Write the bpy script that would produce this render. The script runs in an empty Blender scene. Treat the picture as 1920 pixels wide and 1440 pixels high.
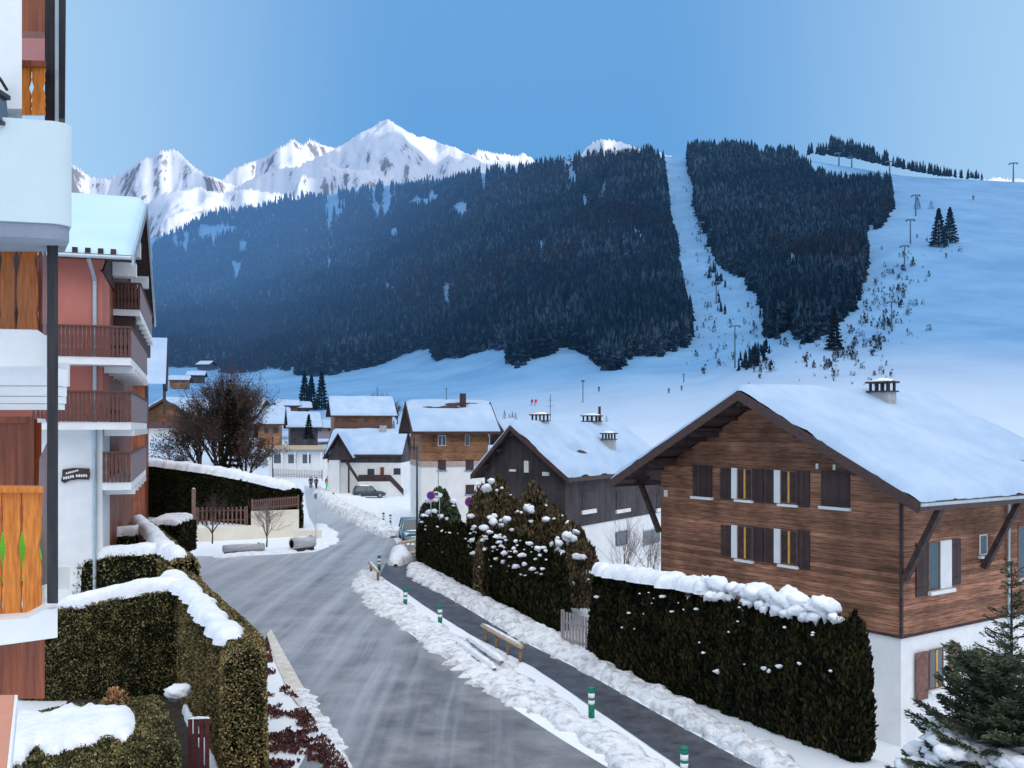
import bpy, math, random
import numpy as np
from mathutils import Vector, Matrix
from mathutils.geometry import tessellate_polygon
F=1806.0; CH=9.0; HY=800.0
rng=np.random.default_rng(7); random.seed(7)
sc=bpy.context.scene; col=sc.collection
def gp(px,py,z=0.0):
    Y=(CH-z)*F/(py-HY); return ((px-960)/F*Y,Y,z)
def P(px,py,Y): return ((px-960)/F*Y,Y,CH+(HY-py)/F*Y)
# ---------------------------------------------------------------- materials
def nd(nt,t,**k):
    n=nt.nodes.new(t)
    for a,b in k.items(): setattr(n,a,b)
    return n
HAZE=(0.105,0.27,0.60,1)
def M(name,c1,c2=None,ns=4.0,st=(1,1,1),rough=.75,metal=0,bump=0.0,bs=30.0,boards=None,haze=None,island=False,spec=.3,c3=None,gen=None,grooves=.35,detail=5):
    m=bpy.data.materials.new(name); m.use_nodes=True; nt=m.node_tree; L=nt.links
    b=nt.nodes['Principled BSDF']; out=nt.nodes['Material Output']
    b.inputs['Roughness'].default_value=rough; b.inputs['Metallic'].default_value=metal
    b.inputs['Specular IOR Level'].default_value=spec
    c2=c2 or tuple(min(1,x*1.25) for x in c1)
    tc=nd(nt,'ShaderNodeTexCoord'); mp=nd(nt,'ShaderNodeMapping'); mp.inputs['Scale'].default_value=st
    L.new(tc.outputs['Object'],mp.inputs['Vector'])
    nz=nd(nt,'ShaderNodeTexNoise'); nz.inputs['Scale'].default_value=ns; nz.inputs['Detail'].default_value=detail; nz.inputs['Roughness'].default_value=.62
    L.new(mp.outputs[0],nz.inputs['Vector'])
    cr=nd(nt,'ShaderNodeValToRGB'); e=cr.color_ramp.elements
    e[0].position=.34; e[0].color=(*c1,1); e[1].position=.66; e[1].color=(*c2,1)
    if c3:
        x=cr.color_ramp.elements.new(.5); x.color=(*c3,1)
    if island:
        g=nd(nt,'ShaderNodeNewGeometry'); ad=nd(nt,'ShaderNodeMath',operation='MULTIPLY_ADD')
        ad.inputs[1].default_value=.5; L.new(g.outputs['Random Per Island'],ad.inputs[0])
        m2=nd(nt,'ShaderNodeMath',operation='MULTIPLY_ADD'); m2.inputs[1].default_value=1.0; m2.inputs[2].default_value=-.25
        L.new(nz.outputs['Fac'],m2.inputs[0]); L.new(m2.outputs[0],ad.inputs[2]); L.new(ad.outputs[0],cr.inputs[0])
    else: L.new(nz.outputs['Fac'],cr.inputs[0])
    colr=cr.outputs[0]
    bumpin=None
    if boards:
        ax,size=boards[0],boards[1]; run=boards[2] if len(boards)>2 else None
        sp=nd(nt,'ShaderNodeSeparateXYZ'); L.new(tc.outputs['Object'],sp.inputs[0])
        src=sp.outputs['XYZ'.index(ax)]
        if ax=='X' and run=='xy':
            a=nd(nt,'ShaderNodeMath',operation='ADD'); L.new(sp.outputs[0],a.inputs[0]); L.new(sp.outputs[1],a.inputs[1]); src=a.outputs[0]
        dv=nd(nt,'ShaderNodeMath',operation='DIVIDE'); L.new(src,dv.inputs[0]); dv.inputs[1].default_value=size
        fr=nd(nt,'ShaderNodeMath',operation='FRACT'); L.new(dv.outputs[0],fr.inputs[0])
        fl=nd(nt,'ShaderNodeMath',operation='FLOOR'); L.new(dv.outputs[0],fl.inputs[0])
        wn=nd(nt,'ShaderNodeTexWhiteNoise',noise_dimensions='1D'); L.new(fl.outputs[0],wn.inputs['W'])
        r=nd(nt,'ShaderNodeMapRange'); r.inputs['From Min'].default_value=0; r.inputs['From Max'].default_value=.13; r.inputs['To Min'].default_value=1-grooves*1.6; r.inputs['To Max'].default_value=1
        L.new(fr.outputs[0],r.inputs[0])
        v=nd(nt,'ShaderNodeMapRange'); v.inputs['To Min'].default_value=1-grooves; v.inputs['To Max'].default_value=1+grooves*.6; L.new(wn.outputs['Value'],v.inputs[0])
        mu=nd(nt,'ShaderNodeMath',operation='MULTIPLY'); L.new(r.outputs[0],mu.inputs[0]); L.new(v.outputs[0],mu.inputs[1])
        # weathering in large patches
        n2=nd(nt,'ShaderNodeTexNoise'); n2.inputs['Scale'].default_value=.55; n2.inputs['Detail'].default_value=4; L.new(tc.outputs['Object'],n2.inputs['Vector'])
        v2=nd(nt,'ShaderNodeMapRange'); v2.inputs['From Min'].default_value=.3; v2.inputs['From Max'].default_value=.7; v2.inputs['To Min'].default_value=.5; v2.inputs['To Max'].default_value=1.35; L.new(n2.outputs[0],v2.inputs[0])
        mu2=nd(nt,'ShaderNodeMath',operation='MULTIPLY'); L.new(mu.outputs[0],mu2.inputs[0]); L.new(v2.outputs[0],mu2.inputs[1])
        mx=nd(nt,'ShaderNodeMix',data_type='RGBA',blend_type='MULTIPLY'); mx.inputs[0].default_value=1
        L.new(colr,mx.inputs[6]); L.new(mu2.outputs[0],mx.inputs[7]); colr=mx.outputs[2]
        bumpin=r.outputs[0]
    L.new(colr,b.inputs['Base Color'])
    if bump>0:
        bn=nd(nt,'ShaderNodeBump'); bn.inputs['Strength'].default_value=bump; bn.inputs['Distance'].default_value=.05
        n3=nd(nt,'ShaderNodeTexNoise'); n3.inputs['Scale'].default_value=bs; n3.inputs['Detail'].default_value=4
        L.new(tc.outputs['Object'],n3.inputs['Vector'])
        if bumpin is not None:
            a=nd(nt,'ShaderNodeMath',operation='ADD'); L.new(bumpin,a.inputs[0]); L.new(n3.outputs[0],a.inputs[1]); L.new(a.outputs[0],bn.inputs['Height'])
        else: L.new(n3.outputs[0],bn.inputs['Height'])
        L.new(bn.outputs[0],b.inputs['Normal'])
    if haze: add_haze(m,b.outputs[0],haze)
    return m
def add_haze(m,sh,k=1.0):  # painted haze: blue emission mixed into the shader by distance and side
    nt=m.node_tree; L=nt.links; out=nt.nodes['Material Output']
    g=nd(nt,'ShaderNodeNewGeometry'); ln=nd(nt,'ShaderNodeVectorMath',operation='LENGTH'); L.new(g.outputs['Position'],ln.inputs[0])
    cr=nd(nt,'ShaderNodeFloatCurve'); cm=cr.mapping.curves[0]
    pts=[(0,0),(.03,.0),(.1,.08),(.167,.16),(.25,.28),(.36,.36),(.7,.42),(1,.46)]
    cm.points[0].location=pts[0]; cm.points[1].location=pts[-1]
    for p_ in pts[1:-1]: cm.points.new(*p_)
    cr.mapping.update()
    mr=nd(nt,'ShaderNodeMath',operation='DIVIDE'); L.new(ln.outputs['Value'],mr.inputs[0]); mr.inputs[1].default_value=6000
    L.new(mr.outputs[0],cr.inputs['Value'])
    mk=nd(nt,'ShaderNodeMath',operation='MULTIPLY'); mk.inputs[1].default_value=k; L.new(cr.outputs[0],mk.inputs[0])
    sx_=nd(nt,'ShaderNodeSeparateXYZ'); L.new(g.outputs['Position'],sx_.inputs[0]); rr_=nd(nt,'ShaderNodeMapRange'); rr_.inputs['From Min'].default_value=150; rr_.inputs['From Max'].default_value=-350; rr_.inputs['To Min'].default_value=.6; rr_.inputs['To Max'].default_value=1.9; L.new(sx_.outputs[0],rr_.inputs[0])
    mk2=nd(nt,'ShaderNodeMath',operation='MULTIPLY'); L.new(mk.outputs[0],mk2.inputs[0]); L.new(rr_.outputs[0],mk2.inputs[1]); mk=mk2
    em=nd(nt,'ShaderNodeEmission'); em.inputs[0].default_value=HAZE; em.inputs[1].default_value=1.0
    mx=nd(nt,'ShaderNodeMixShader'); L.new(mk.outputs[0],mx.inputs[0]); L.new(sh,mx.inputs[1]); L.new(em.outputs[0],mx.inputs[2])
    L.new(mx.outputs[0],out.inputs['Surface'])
def glassmat(name,c=(.02,.04,.06)):
    m=M(name,c,rough=.06,spec=.9); return m
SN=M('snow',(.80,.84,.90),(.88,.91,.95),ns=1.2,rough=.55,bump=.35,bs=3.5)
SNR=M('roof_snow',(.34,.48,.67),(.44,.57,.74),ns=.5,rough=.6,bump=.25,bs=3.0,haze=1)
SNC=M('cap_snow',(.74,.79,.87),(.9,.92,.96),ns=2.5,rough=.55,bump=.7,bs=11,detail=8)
PLOW=M('ploughed_snow',(.42,.43,.44),(.86,.89,.93),ns=3.2,rough=.6,bump=1.0,bs=14,c3=(.76,.79,.83),detail=9)
WOOD=M('weathered_boards',(.16,.064,.040),(.46,.235,.145),ns=3.5,st=(.35,.35,6),rough=.75,boards=('Z',.19),bump=.5,bs=8,grooves=.42)
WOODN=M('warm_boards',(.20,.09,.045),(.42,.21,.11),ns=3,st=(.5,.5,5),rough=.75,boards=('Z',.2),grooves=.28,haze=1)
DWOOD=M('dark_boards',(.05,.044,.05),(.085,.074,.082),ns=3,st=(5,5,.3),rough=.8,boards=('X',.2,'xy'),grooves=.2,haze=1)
DK=M('dark_timber',(.035,.022,.022),(.08,.05,.05),ns=4,rough=.75,bump=.2)
FASC=M('bargeboard_brown',(.06,.038,.038),(.10,.062,.06),ns=3,st=(1,1,6),rough=.6)
SHUT=M('shutter_brown',(.045,.028,.03),(.085,.052,.052),ns=4,st=(8,8,.6),rough=.6,boards=('X',.12,'xy'),grooves=.3)
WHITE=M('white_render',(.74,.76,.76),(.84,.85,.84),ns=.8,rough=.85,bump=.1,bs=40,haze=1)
WHT=M('white_paint',(.74,.77,.80),(.84,.86,.87),ns=1.3,rough=.7,bump=.08,bs=30)
PARA=M('parapet_render',(.56,.68,.72),(.64,.75,.79),ns=.7,rough=.8,bump=.1,bs=25)
GREYS=M('grey_slab',(.20,.24,.31),(.27,.31,.38),ns=2,rough=.8)
SALM=M('salmon_render',(.50,.165,.13),(.60,.215,.17),ns=.5,rough=.9,bump=.1,bs=30)
PINK=M('pink_render',(.42,.19,.19),(.5,.24,.23),ns=1,rough=.9)
REDW=M('red_brown_boards',(.16,.045,.022),(.33,.10,.045),ns=2,st=(6,6,.3),rough=.5,boards=('X',.14,'xy'),grooves=.2)
ORW=M('varnished_orange_wood',(.50,.13,.010),(.85,.28,.028),ns=5,st=(7,7,.7),rough=.35,spec=.5)
ORW2=M('orange_brown_wood',(.30,.08,.015),(.55,.17,.035),ns=5,st=(7,7,.7),rough=.35,spec=.5)
BRW=M('brown_panel_wood',(.16,.035,.014),(.34,.085,.028),ns=2.5,st=(8,8,.4),rough=.35,spec=.5)
RAIL=M('rail_boards',(.085,.038,.032),(.15,.07,.06),ns=3,st=(6,6,.6),rough=.6)
RAILL=M('side_rail_boards',(.22,.17,.185),(.3,.235,.25),ns=3,st=(6,6,.6),rough=.7)
POSTM=M('black_post',(.018,.018,.022),(.045,.042,.046),ns=3,st=(6,6,.5),rough=.4)
METAL=M('grey_metal',(.25,.27,.3),(.35,.37,.4),rough=.4,metal=.6)
LAMPM=M('lamp_pole',(.03,.045,.06),(.06,.08,.10),rough=.45,metal=.3)
PIPE=M('zinc_pipe',(.40,.50,.56),(.52,.60,.66),rough=.4,metal=.5)
GLS=glassmat('window_glass',(.05,.07,.09))
YEL=M('ochre_window_frame',(.62,.33,.06),(.75,.42,.10),ns=6,rough=.5)
CREAM=M('cream_wall',(.74,.68,.56),(.84,.78,.66),ns=.6,rough=.9,bump=.1,bs=20)
GRN=M('green_plastic',(.0,.16,.10),(.01,.23,.14),rough=.45)
BWH=M('reflective_white',(.85,.87,.88),(.9,.9,.9),rough=.4)
LGT=M('light_timber',(.42,.31,.20),(.66,.53,.37),ns=5,st=(1,1,5),rough=.7)
PICK=M('picket_brown',(.15,.075,.06),(.24,.13,.11),ns=5,rough=.7)
PICKG=M('picket_grey',(.26,.23,.24),(.40,.36,.37),ns=5,rough=.8)
BARK=M('bark',(.03,.022,.018),(.07,.05,.04),ns=6,st=(3,3,.6),rough=.9)
TWIG=M('twigs',(.045,.026,.022),(.11,.072,.06),ns=3,rough=.9,island=True)
TWIGL=M('pale_twigs',(.16,.12,.12),(.28,.22,.21),ns=3,rough=.9)
HCORE=M('hedge_shade',(.006,.008,.004),(.012,.014,.007),ns=6,rough=1,spec=0)  # near-black colour stands in for shade inside hedges and the log hollow
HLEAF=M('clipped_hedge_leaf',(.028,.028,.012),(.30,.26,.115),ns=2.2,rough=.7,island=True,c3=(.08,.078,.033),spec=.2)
HLEAFW=M('sunny_hedge_leaf',(.04,.038,.016),(.40,.29,.13),ns=2.2,rough=.7,island=True,c3=(.14,.125,.052),spec=.2)  # sunlit warmth of the roadside hedges painted into the leaf colours
THU=M('thuja_leaf',(.004,.006,.003),(.042,.036,.014),ns=1.4,rough=.7,island=True,c3=(.013,.016,.007),spec=.1)
THUB=M('olive_thuja_leaf',(.03,.026,.016),(.20,.145,.08),ns=1.2,rough=.75,island=True,c3=(.09,.07,.04),spec=.15)
SPR=M('spruce_needle',(.016,.028,.018),(.12,.14,.075),ns=1.5,rough=.7,island=True,c3=(.042,.06,.036),spec=.2)
HEATH=M('red_heather',(.05,.02,.02),(.17,.07,.06),ns=2,rough=.9,island=True)
DRY=M('dry_shrub',(.35,.18,.08),(.55,.32,.16),ns=5,rough=.9,island=True)
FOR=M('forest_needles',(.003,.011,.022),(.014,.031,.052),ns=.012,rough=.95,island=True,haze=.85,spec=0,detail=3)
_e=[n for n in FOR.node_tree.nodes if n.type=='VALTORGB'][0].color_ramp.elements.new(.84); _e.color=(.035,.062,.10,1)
FORB=M('larch_twigs',(.016,.018,.025),(.036,.035,.043),ns=.012,rough=.95,island=True,haze=.85,spec=0,detail=3)
FARSPR=M('distant_spruce',(.006,.016,.024),(.02,.036,.045),ns=.5,rough=.95,island=True,haze=1,spec=0)
# ---------------------------------------------------------------- noise
def _h(ix,iy,s):
    n=(ix.astype(np.int64)*374761393+iy.astype(np.int64)*668265263+s*974634533)&0xffffffff
    n=((n^(n>>13))*1274126177)&0xffffffff
    return ((n^(n>>16))&0xffffff)/float(0xffffff)
def vn(x,y,s=0):
    x=np.asarray(x,float); y=np.asarray(y,float)
    ix=np.floor(x); iy=np.floor(y); fx=x-ix; fy=y-iy; fx=fx*fx*(3-2*fx); fy=fy*fy*(3-2*fy)
    a=_h(ix,iy,s); b=_h(ix+1,iy,s); c=_h(ix,iy+1,s); d=_h(ix+1,iy+1,s)
    return a+(b-a)*fx+(c-a)*fy+(a-b-c+d)*fx*fy
def fbm(x,y,o=4,s=0):
    t=0;a=.5;n=0
    x=np.asarray(x,float);y=np.asarray(y,float)
    for i in range(o):
        t=t+a*vn(x,y,s+i*17); n+=a; a*=.5; x,y=x*1.93+y*.5+7.3,y*1.93-x*.5+3.1
    return t/n
def ridged(x,y,o=5,s=0):
    t=0;a=.5;n=0
    x=np.asarray(x,float);y=np.asarray(y,float)
    for i in range(o):
        t=t+a*(1-np.abs(2*vn(x,y,s+i*13)-1)); n+=a; a*=.5; x,y=x*1.9+y*.6+5.1,y*1.9-x*.6+1.7
    return t/n
# ---------------------------------------------------------------- object helpers
def mesh_np(name,V,Fc,mats,parent=None,smooth=False,mi=None,loc=None):
    V=np.asarray(V,dtype=np.float32); Fc=np.asarray(Fc,dtype=np.int32)
    me=bpy.data.meshes.new(name); k=Fc.shape[1]
    me.vertices.add(len(V)); me.vertices.foreach_set('co',V.ravel())
    me.loops.add(Fc.size); me.loops.foreach_set('vertex_index',Fc.ravel())
    me.polygons.add(len(Fc)); me.polygons.foreach_set('loop_start',np.arange(0,Fc.size,k,dtype=np.int32))
    me.polygons.foreach_set('loop_total',np.full(len(Fc),k,dtype=np.int32))
    if smooth: me.polygons.foreach_set('use_smooth',np.ones(len(Fc),dtype=bool))
    if mi is not None: me.polygons.foreach_set('material_index',np.asarray(mi,dtype=np.int32))
    me.update(calc_edges=True); me.validate()
    for m in (mats if isinstance(mats,(list,tuple)) else [mats]): me.materials.append(m)
    o=bpy.data.objects.new(name,me); col.objects.link(o)
    if parent is not None: o.parent=parent
    if loc is not None: o.location=loc
    return o
def tag(o,label=None,cat=None,group=None,kind=None):
    if label: o['label']=label
    if cat: o['category']=cat
    if group: o['group']=group
    if kind: o['kind']=kind
    return o
def thing(name,label,cat,loc=(0,0,0),rotz=0,group=None):
    o=bpy.data.objects.new(name,None); col.objects.link(o); o.empty_display_size=.2
    o.location=loc; o.rotation_euler=(0,0,rotz); return tag(o,label,cat,group)
def tree_copy(src,loc,rotz=0,label=None,scale=None):
    def cp(o,par):
        c=o.copy(); col.objects.link(c); c.parent=par
        for ch in list(o.children): cp(ch,c)
        return c
    r=cp(src,None); r.location=loc; r.rotation_euler=(0,0,rotz)
    if label: r['label']=label
    if scale: r.scale=(scale,)*3
    return r
class MB:
    def __init__(s,f=None): s.v=[];s.f=[];s.fn=f
    def add(s,vs,fs):
        b=len(s.v)
        s.v+= [tuple(s.fn(*p)) if s.fn else tuple(p) for p in vs]; s.f+=[tuple(b+i for i in f) for f in fs]; return s
    def box(s,x0,x1,y0,y1,z0,z1):
        return s.add([(x0,y0,z0),(x1,y0,z0),(x1,y1,z0),(x0,y1,z0),(x0,y0,z1),(x1,y0,z1),(x1,y1,z1),(x0,y1,z1)],
            [(0,3,2,1),(4,5,6,7),(0,1,5,4),(1,2,6,5),(2,3,7,6),(3,0,4,7)])
    def hexa(s,lo,hi):
        return s.add(list(lo)+list(hi),[(0,3,2,1),(4,5,6,7),(0,1,5,4),(1,2,6,5),(2,3,7,6),(3,0,4,7)])
    def prism(s,pts,d):  # pts polygon 3d, extruded by vector d
        n=len(pts); q=[tuple(a+b for a,b in zip(p,d)) for p in pts]
        return s.add(list(pts)+q,[tuple(range(n-1,-1,-1)),tuple(range(n,2*n))]+[(i,(i+1)%n,n+(i+1)%n,n+i) for i in range(n)])
    def bar(s,a,b,w,h=None):
        h=h or w; a=Vector(a); b=Vector(b); d=(b-a).normalized(); u=Vector((0,0,1)) if abs(d.z)<.95 else Vector((0,1,0))
        x=d.cross(u).normalized()*w/2; y=x.cross(d).normalized()*h/2
        return s.hexa([a-x-y,a+x-y,a+x+y,a-x+y],[b-x-y,b+x-y,b+x+y,b-x+y])
    def tube(s,pts,rs,n=8,cap=True):
        pts=[Vector(p) for p in pts]; rs=rs if isinstance(rs,(list,tuple)) else [rs]*len(pts); vs=[];fs=[]
        for i,p in enumerate(pts):
            d=(pts[min(i+1,len(pts)-1)]-pts[max(i-1,0)]).normalized(); u=Vector((0,0,1)) if abs(d.z)<.9 else Vector((1,0,0))
            x=d.cross(u).normalized(); y=x.cross(d)
            for k in range(n):
                a=2*math.pi*k/n; vs.append(p+(x*math.cos(a)+y*math.sin(a))*rs[i])
        for i in range(len(pts)-1):
            for k in range(n): fs.append((i*n+k,i*n+(k+1)%n,(i+1)*n+(k+1)%n,(i+1)*n+k))
        if cap: fs+= [tuple(range(n-1,-1,-1)),tuple(range((len(pts)-1)*n,len(pts)*n))]
        return s.add(vs,fs)
    def build(s,name,mat,parent=None,smooth=False,bevel=0,label=None):
        me=bpy.data.meshes.new(name); me.from_pydata([tuple(v) for v in s.v],[],s.f); me.update()
        me.materials.append(mat)
        if smooth: me.polygons.foreach_set('use_smooth',[True]*len(me.polygons))
        o=bpy.data.objects.new(name,me); col.objects.link(o)
        if parent is not None: o.parent=parent
        if bevel:
            b=o.modifiers.new('b','BEVEL'); b.width=bevel; b.segments=2; b.limit_method='ANGLE'
        if label: o['label']=label
        return o
def grid_faces(nu,nv):
    i=np.arange(nu-1)[:,None]*nv+np.arange(nv-1)[None,:]; i=i.ravel()
    return np.stack([i,i+nv,i+nv+1,i+1],1)
def resample(poly,step):
    poly=[np.array(p,float) for p in poly]; out=[]
    for a,b in zip(poly[:-1],poly[1:]):
        n=max(1,int(np.linalg.norm((b-a)[:2])/step))
        for k in range(n): out.append(a+(b-a)*k/n)
    out.append(poly[-1]); A=np.array(out)
    for _ in range(2):
        B=A.copy(); B[1:-1]=(A[:-2]+2*A[1:-1]+A[2:])/4; A=B
    return A
def path_frame(A):
    d=np.gradient(A[:,:2],axis=0); d/=np.linalg.norm(d,axis=1)[:,None]+1e-9
    return d,np.stack([-d[:,1],d[:,0]],1)
def snow_strip(name,pts,parent=None,mat=None,step=.12,nv=18,thick=.25,edge=.25,lump=.5,ls=1.2,seed=0,droop=.12,struct=None):
    """pts rows: x,y,z,halfwidth  -> soft lumpy snow ribbon"""
    A=resample(pts,step); d,n=path_frame(A); N=len(A)
    v=np.linspace(-1,1,nv)
    s=np.concatenate([[0],np.cumsum(np.linalg.norm(np.diff(A[:,:2],axis=0),axis=1))])
    endf=np.clip(np.minimum(s,s[-1]-s)/(.45),0,1)**.5
    wl=A[:,3]*(1+edge*(fbm(s*2.4,0*s,5,seed)-.5)*3.4)*(.35+.65*endf); wr=A[:,3]*(1+edge*(fbm(s*2.4,0*s+9,5,seed+5)-.5)*3.4)*(.35+.65*endf)
    W=np.where(v[None,:]<0,wl[:,None],wr[:,None])*v[None,:]
    X=A[:,0:1]+n[:,0:1]*W; Y=A[:,1:2]+n[:,1:2]*W
    prof=np.sqrt(np.clip(1-np.abs(v)**2.6,0,1))[None,:]
    H=thick*prof*(1-lump/2+lump*1.6*(fbm(X*ls,Y*ls,5,seed+3)-.2)+.18*(fbm(X*ls*5,Y*ls*5,3,seed+8)-.5))*(.2+.8*endf[:,None])
    Z=A[:,2:3]+H-droop*(np.abs(v)[None,:]**6)+0.0*X
    V=np.stack([X.ravel(),Y.ravel(),Z.ravel()],1)
    o=mesh_np(name,V,grid_faces(N,nv),mat or SNC,parent,True)
    return o
def sample_surface(V,Fq,n):
    V=np.asarray(V); Fq=np.asarray(Fq); T=np.concatenate([Fq[:,[0,1,2]],Fq[:,[0,2,3]]]) if Fq.shape[1]==4 else Fq
    a,b,c=V[T[:,0]],V[T[:,1]],V[T[:,2]]; cr=np.cross(b-a,c-a); ar=np.linalg.norm(cr,axis=1); 
    i=rng.choice(len(T),n,p=ar/ar.sum()); r1=np.sqrt(rng.random(n)); r2=rng.random(n)
    p=a[i]*(1-r1)[:,None]+b[i]*(r1*(1-r2))[:,None]+c[i]*(r1*r2)[:,None]
    return p,cr[i]/(ar[i][:,None]+1e-9)
def leaves(p,nrm,size,up=.3,out=.6,elong=1.6,jit=.5,depth=.08):
    n=len(p); d=nrm*out+np.array([0,0,up])+rng.normal(0,jit,(n,3)); d/=np.linalg.norm(d,axis=1)[:,None]
    s=np.cross(d,rng.normal(0,1,(n,3))); s/=np.linalg.norm(s,axis=1)[:,None]+1e-9
    L=size*(.6+.8*rng.random(n))[:,None]; w=L/elong/2
    b=p-d*L*.3-nrm*(rng.random(n)*depth)[:,None]
    V=np.stack([b-s*w*.5,b+s*w*.5,b+d*L*.6+s*w,b+d*L,b+d*L*.55-s*w],1).reshape(-1,3)
    i=np.arange(n)*5
    return V,np.concatenate([np.stack([i,i+1,i+2],1),np.stack([i,i+2,i+3],1),np.stack([i,i+3,i+4],1),np.stack([i,i+4,i],1)[:0]]) , n
def leaf_obj(name,p,nrm,size,mat,parent,**k):
    V,T,n=leaves(p,nrm,size,**k)
    i=np.arange(n)*5; T=np.concatenate([np.stack([i,i+1,i+2],1),np.stack([i,i+2,i+4],1),np.stack([i+4,i+2,i+3],1)])
    return mesh_np(name,V,T,mat,parent)
# ---------------------------------------------------------------- terrain
TPX=np.array([-700,-300,300,450,700,950,1200,1300,1500,1700,1920,2300,2700])
TY=np.array([[130,250,450,800,1300,2300],[130,250,450,800,1300,2300],[130,250,450,780,1300,2200],[130,250,450,780,1300,2100],[130,240,400,680,1150,1800],[130,230,330,450,800,1350],
 [130,220,300,390,640,1120],[130,215,290,385,640,1100],[130,200,260,370,620,1070],[130,190,250,400,570,1000],[130,180,250,400,550,1000],[130,180,250,400,550,1000],[130,180,250,400,550,1000]],float)
TP=np.array([[925,830,760,695,600,500],[925,830,760,695,600,480],[925,828,760,695,585,445],[925,828,757,700,570,392],[925,826,742,690,520,352],[925,825,742,684,505,318],
 [925,825,745,688,520,292],[925,825,745,690,500,293],[925,822,730,640,480,298],[925,822,722,612,450,330],[925,822,715,600,470,342],[925,820,710,590,470,350],[925,820,710,590,470,355]],float)
cols=np.arange(-700,2704,8).astype(float); NC=len(cols); SEG=44
def smooth(A,k,axis):
    w=np.hanning(k+2)[1:-1]; w/=w.sum(); pad=[(0,0),(0,0)]; pad[axis]=(k//2,k//2)
    B=np.pad(A,pad,mode='edge'); return np.apply_along_axis(lambda r:np.convolve(r,w,'valid'),axis,B)
Yc=np.array([np.interp(cols,TPX,TY[:,k]) for k in range(6)]); Pc=np.array([np.interp(cols,TPX,TP[:,k]) for k in range(6)])
t=np.linspace(0,5,5*SEG+1)
Yr=np.array([np.interp(t,range(6),Yc[:,j]) for j in range(NC)]).T; Pr=np.array([np.interp(t,range(6),Pc[:,j]) for j in range(NC)]).T
def sm_rows(A):
    B=smooth(A,31,0); B[0]=A[0]; B[-1]=A[-1]
    w=np.clip(np.minimum(np.arange(len(A)),len(A)-1-np.arange(len(A)))/15.,0,1)[:,None]
    return A*(1-w)+B*w
Yr=smooth(sm_rows(Yr),21,1); Pr=smooth(sm_rows(Pr),9,1)
Xr=(cols[None,:]-960)/F*Yr
Zr=CH+(HY-Pr)/F*Yr
amp=np.clip((Yr-170)/900,0,1)
Zr=Zr+amp*(26*(fbm(Xr/170,Yr/170,5,3)-.5)+7*(fbm(Xr/35,Yr/35,3,9)-.5))*np.clip((1.02-t/5.)*6,0.12,1)[:,None]
Yn=np.concatenate([[-60,-20,0,6],np.geomspace(10,128,150)])
Xn=(cols[None,:]-960)/F*np.maximum(Yn,45)[:,None]; Ynn=np.repeat(Yn[:,None],NC,1)
def dipf(X,Y):
    a=np.array([2.86,36.9]); b=np.array([9.7,24.8]); d=(b-a)/np.linalg.norm(b-a)
    s=(X-a[0])*(-d[1])+(Y-a[1])*d[0]  # positive = far/right side
    k=np.clip((s-.6)/3.5,0,1); k=k*k*(3-2*k)
    lat=(X-a[0])*d[0]+(Y-a[1])*d[1]
    m=np.clip((62-Y)/12,0,1)*np.clip((lat+14)/8,0,1)
    return -2.3*k*m
Zn=dipf(Xn,Ynn)+.05*(fbm(Xn*.8,Ynn*.8,3,1)-.5)-.02
# ground falls away nowhere else; blend first far rows
Xa=np.concatenate([Xn,Xr]); Ya=np.concatenate([Ynn,Yr]); Za=np.concatenate([Zn,Zr])
back=[(1.06,-14),(1.2,-60),(1.5,-160)]
for m_,dz in back:
    Xa=np.concatenate([Xa,Xr[-1:]*m_]);Ya=np.concatenate([Ya,Yr[-1:]*m_]);Za=np.concatenate([Za,Zr[-1:]+dz])
NR=Xa.shape[0]
TERR=M('shade_tinted_valley_snow',(.095,.255,.49),(.15,.34,.58),ns=.03,rough=.7,haze=.8,bump=.6,bs=.35)
# near snow white; blue shade of the slopes painted into base colour by distance
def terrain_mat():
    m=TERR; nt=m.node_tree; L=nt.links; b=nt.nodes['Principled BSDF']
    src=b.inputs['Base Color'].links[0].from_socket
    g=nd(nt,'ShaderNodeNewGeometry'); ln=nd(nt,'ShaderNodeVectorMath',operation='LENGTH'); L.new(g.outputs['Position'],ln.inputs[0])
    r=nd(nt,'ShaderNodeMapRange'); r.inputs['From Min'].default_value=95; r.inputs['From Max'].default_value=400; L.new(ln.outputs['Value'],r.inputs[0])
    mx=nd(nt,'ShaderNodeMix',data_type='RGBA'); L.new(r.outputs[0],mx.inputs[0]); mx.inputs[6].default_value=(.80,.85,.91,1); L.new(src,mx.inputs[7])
    # blend with the painted slope shade becomes the base colour
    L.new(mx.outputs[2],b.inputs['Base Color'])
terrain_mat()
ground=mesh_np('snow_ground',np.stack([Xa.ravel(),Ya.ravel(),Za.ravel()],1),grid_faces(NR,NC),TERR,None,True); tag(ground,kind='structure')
ground['label']='snow covered valley floor and ski slopes'
PYr=HY-(Zr-CH)*F/Yr
def T(px,py):
    j=(px-cols[0])/8.0; j0=int(np.clip(math.floor(j),0,NC-2)); f=j-j0
    pc=PYr[:,j0]*(1-f)+PYr[:,j0+1]*f
    if py>=pc[0]: return gp(px,py)
    idx=np.nonzero(pc<=py)[0]
    i=idx[0] if len(idx) else len(pc)-1
    i=max(i,1); k=0 if len(idx)==0 else (pc[i-1]-py)/(pc[i-1]-pc[i]+1e-9)
    yc=Yr[:,j0]*(1-f)+Yr[:,j0+1]*f
    Y=yc[i-1]*(1-k)+yc[i]*k if len(idx) else yc[-1]
    return ((px-960)/F*Y,Y,CH+(HY-py)/F*Y if len(idx) else Zr[-1,j0])
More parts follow.
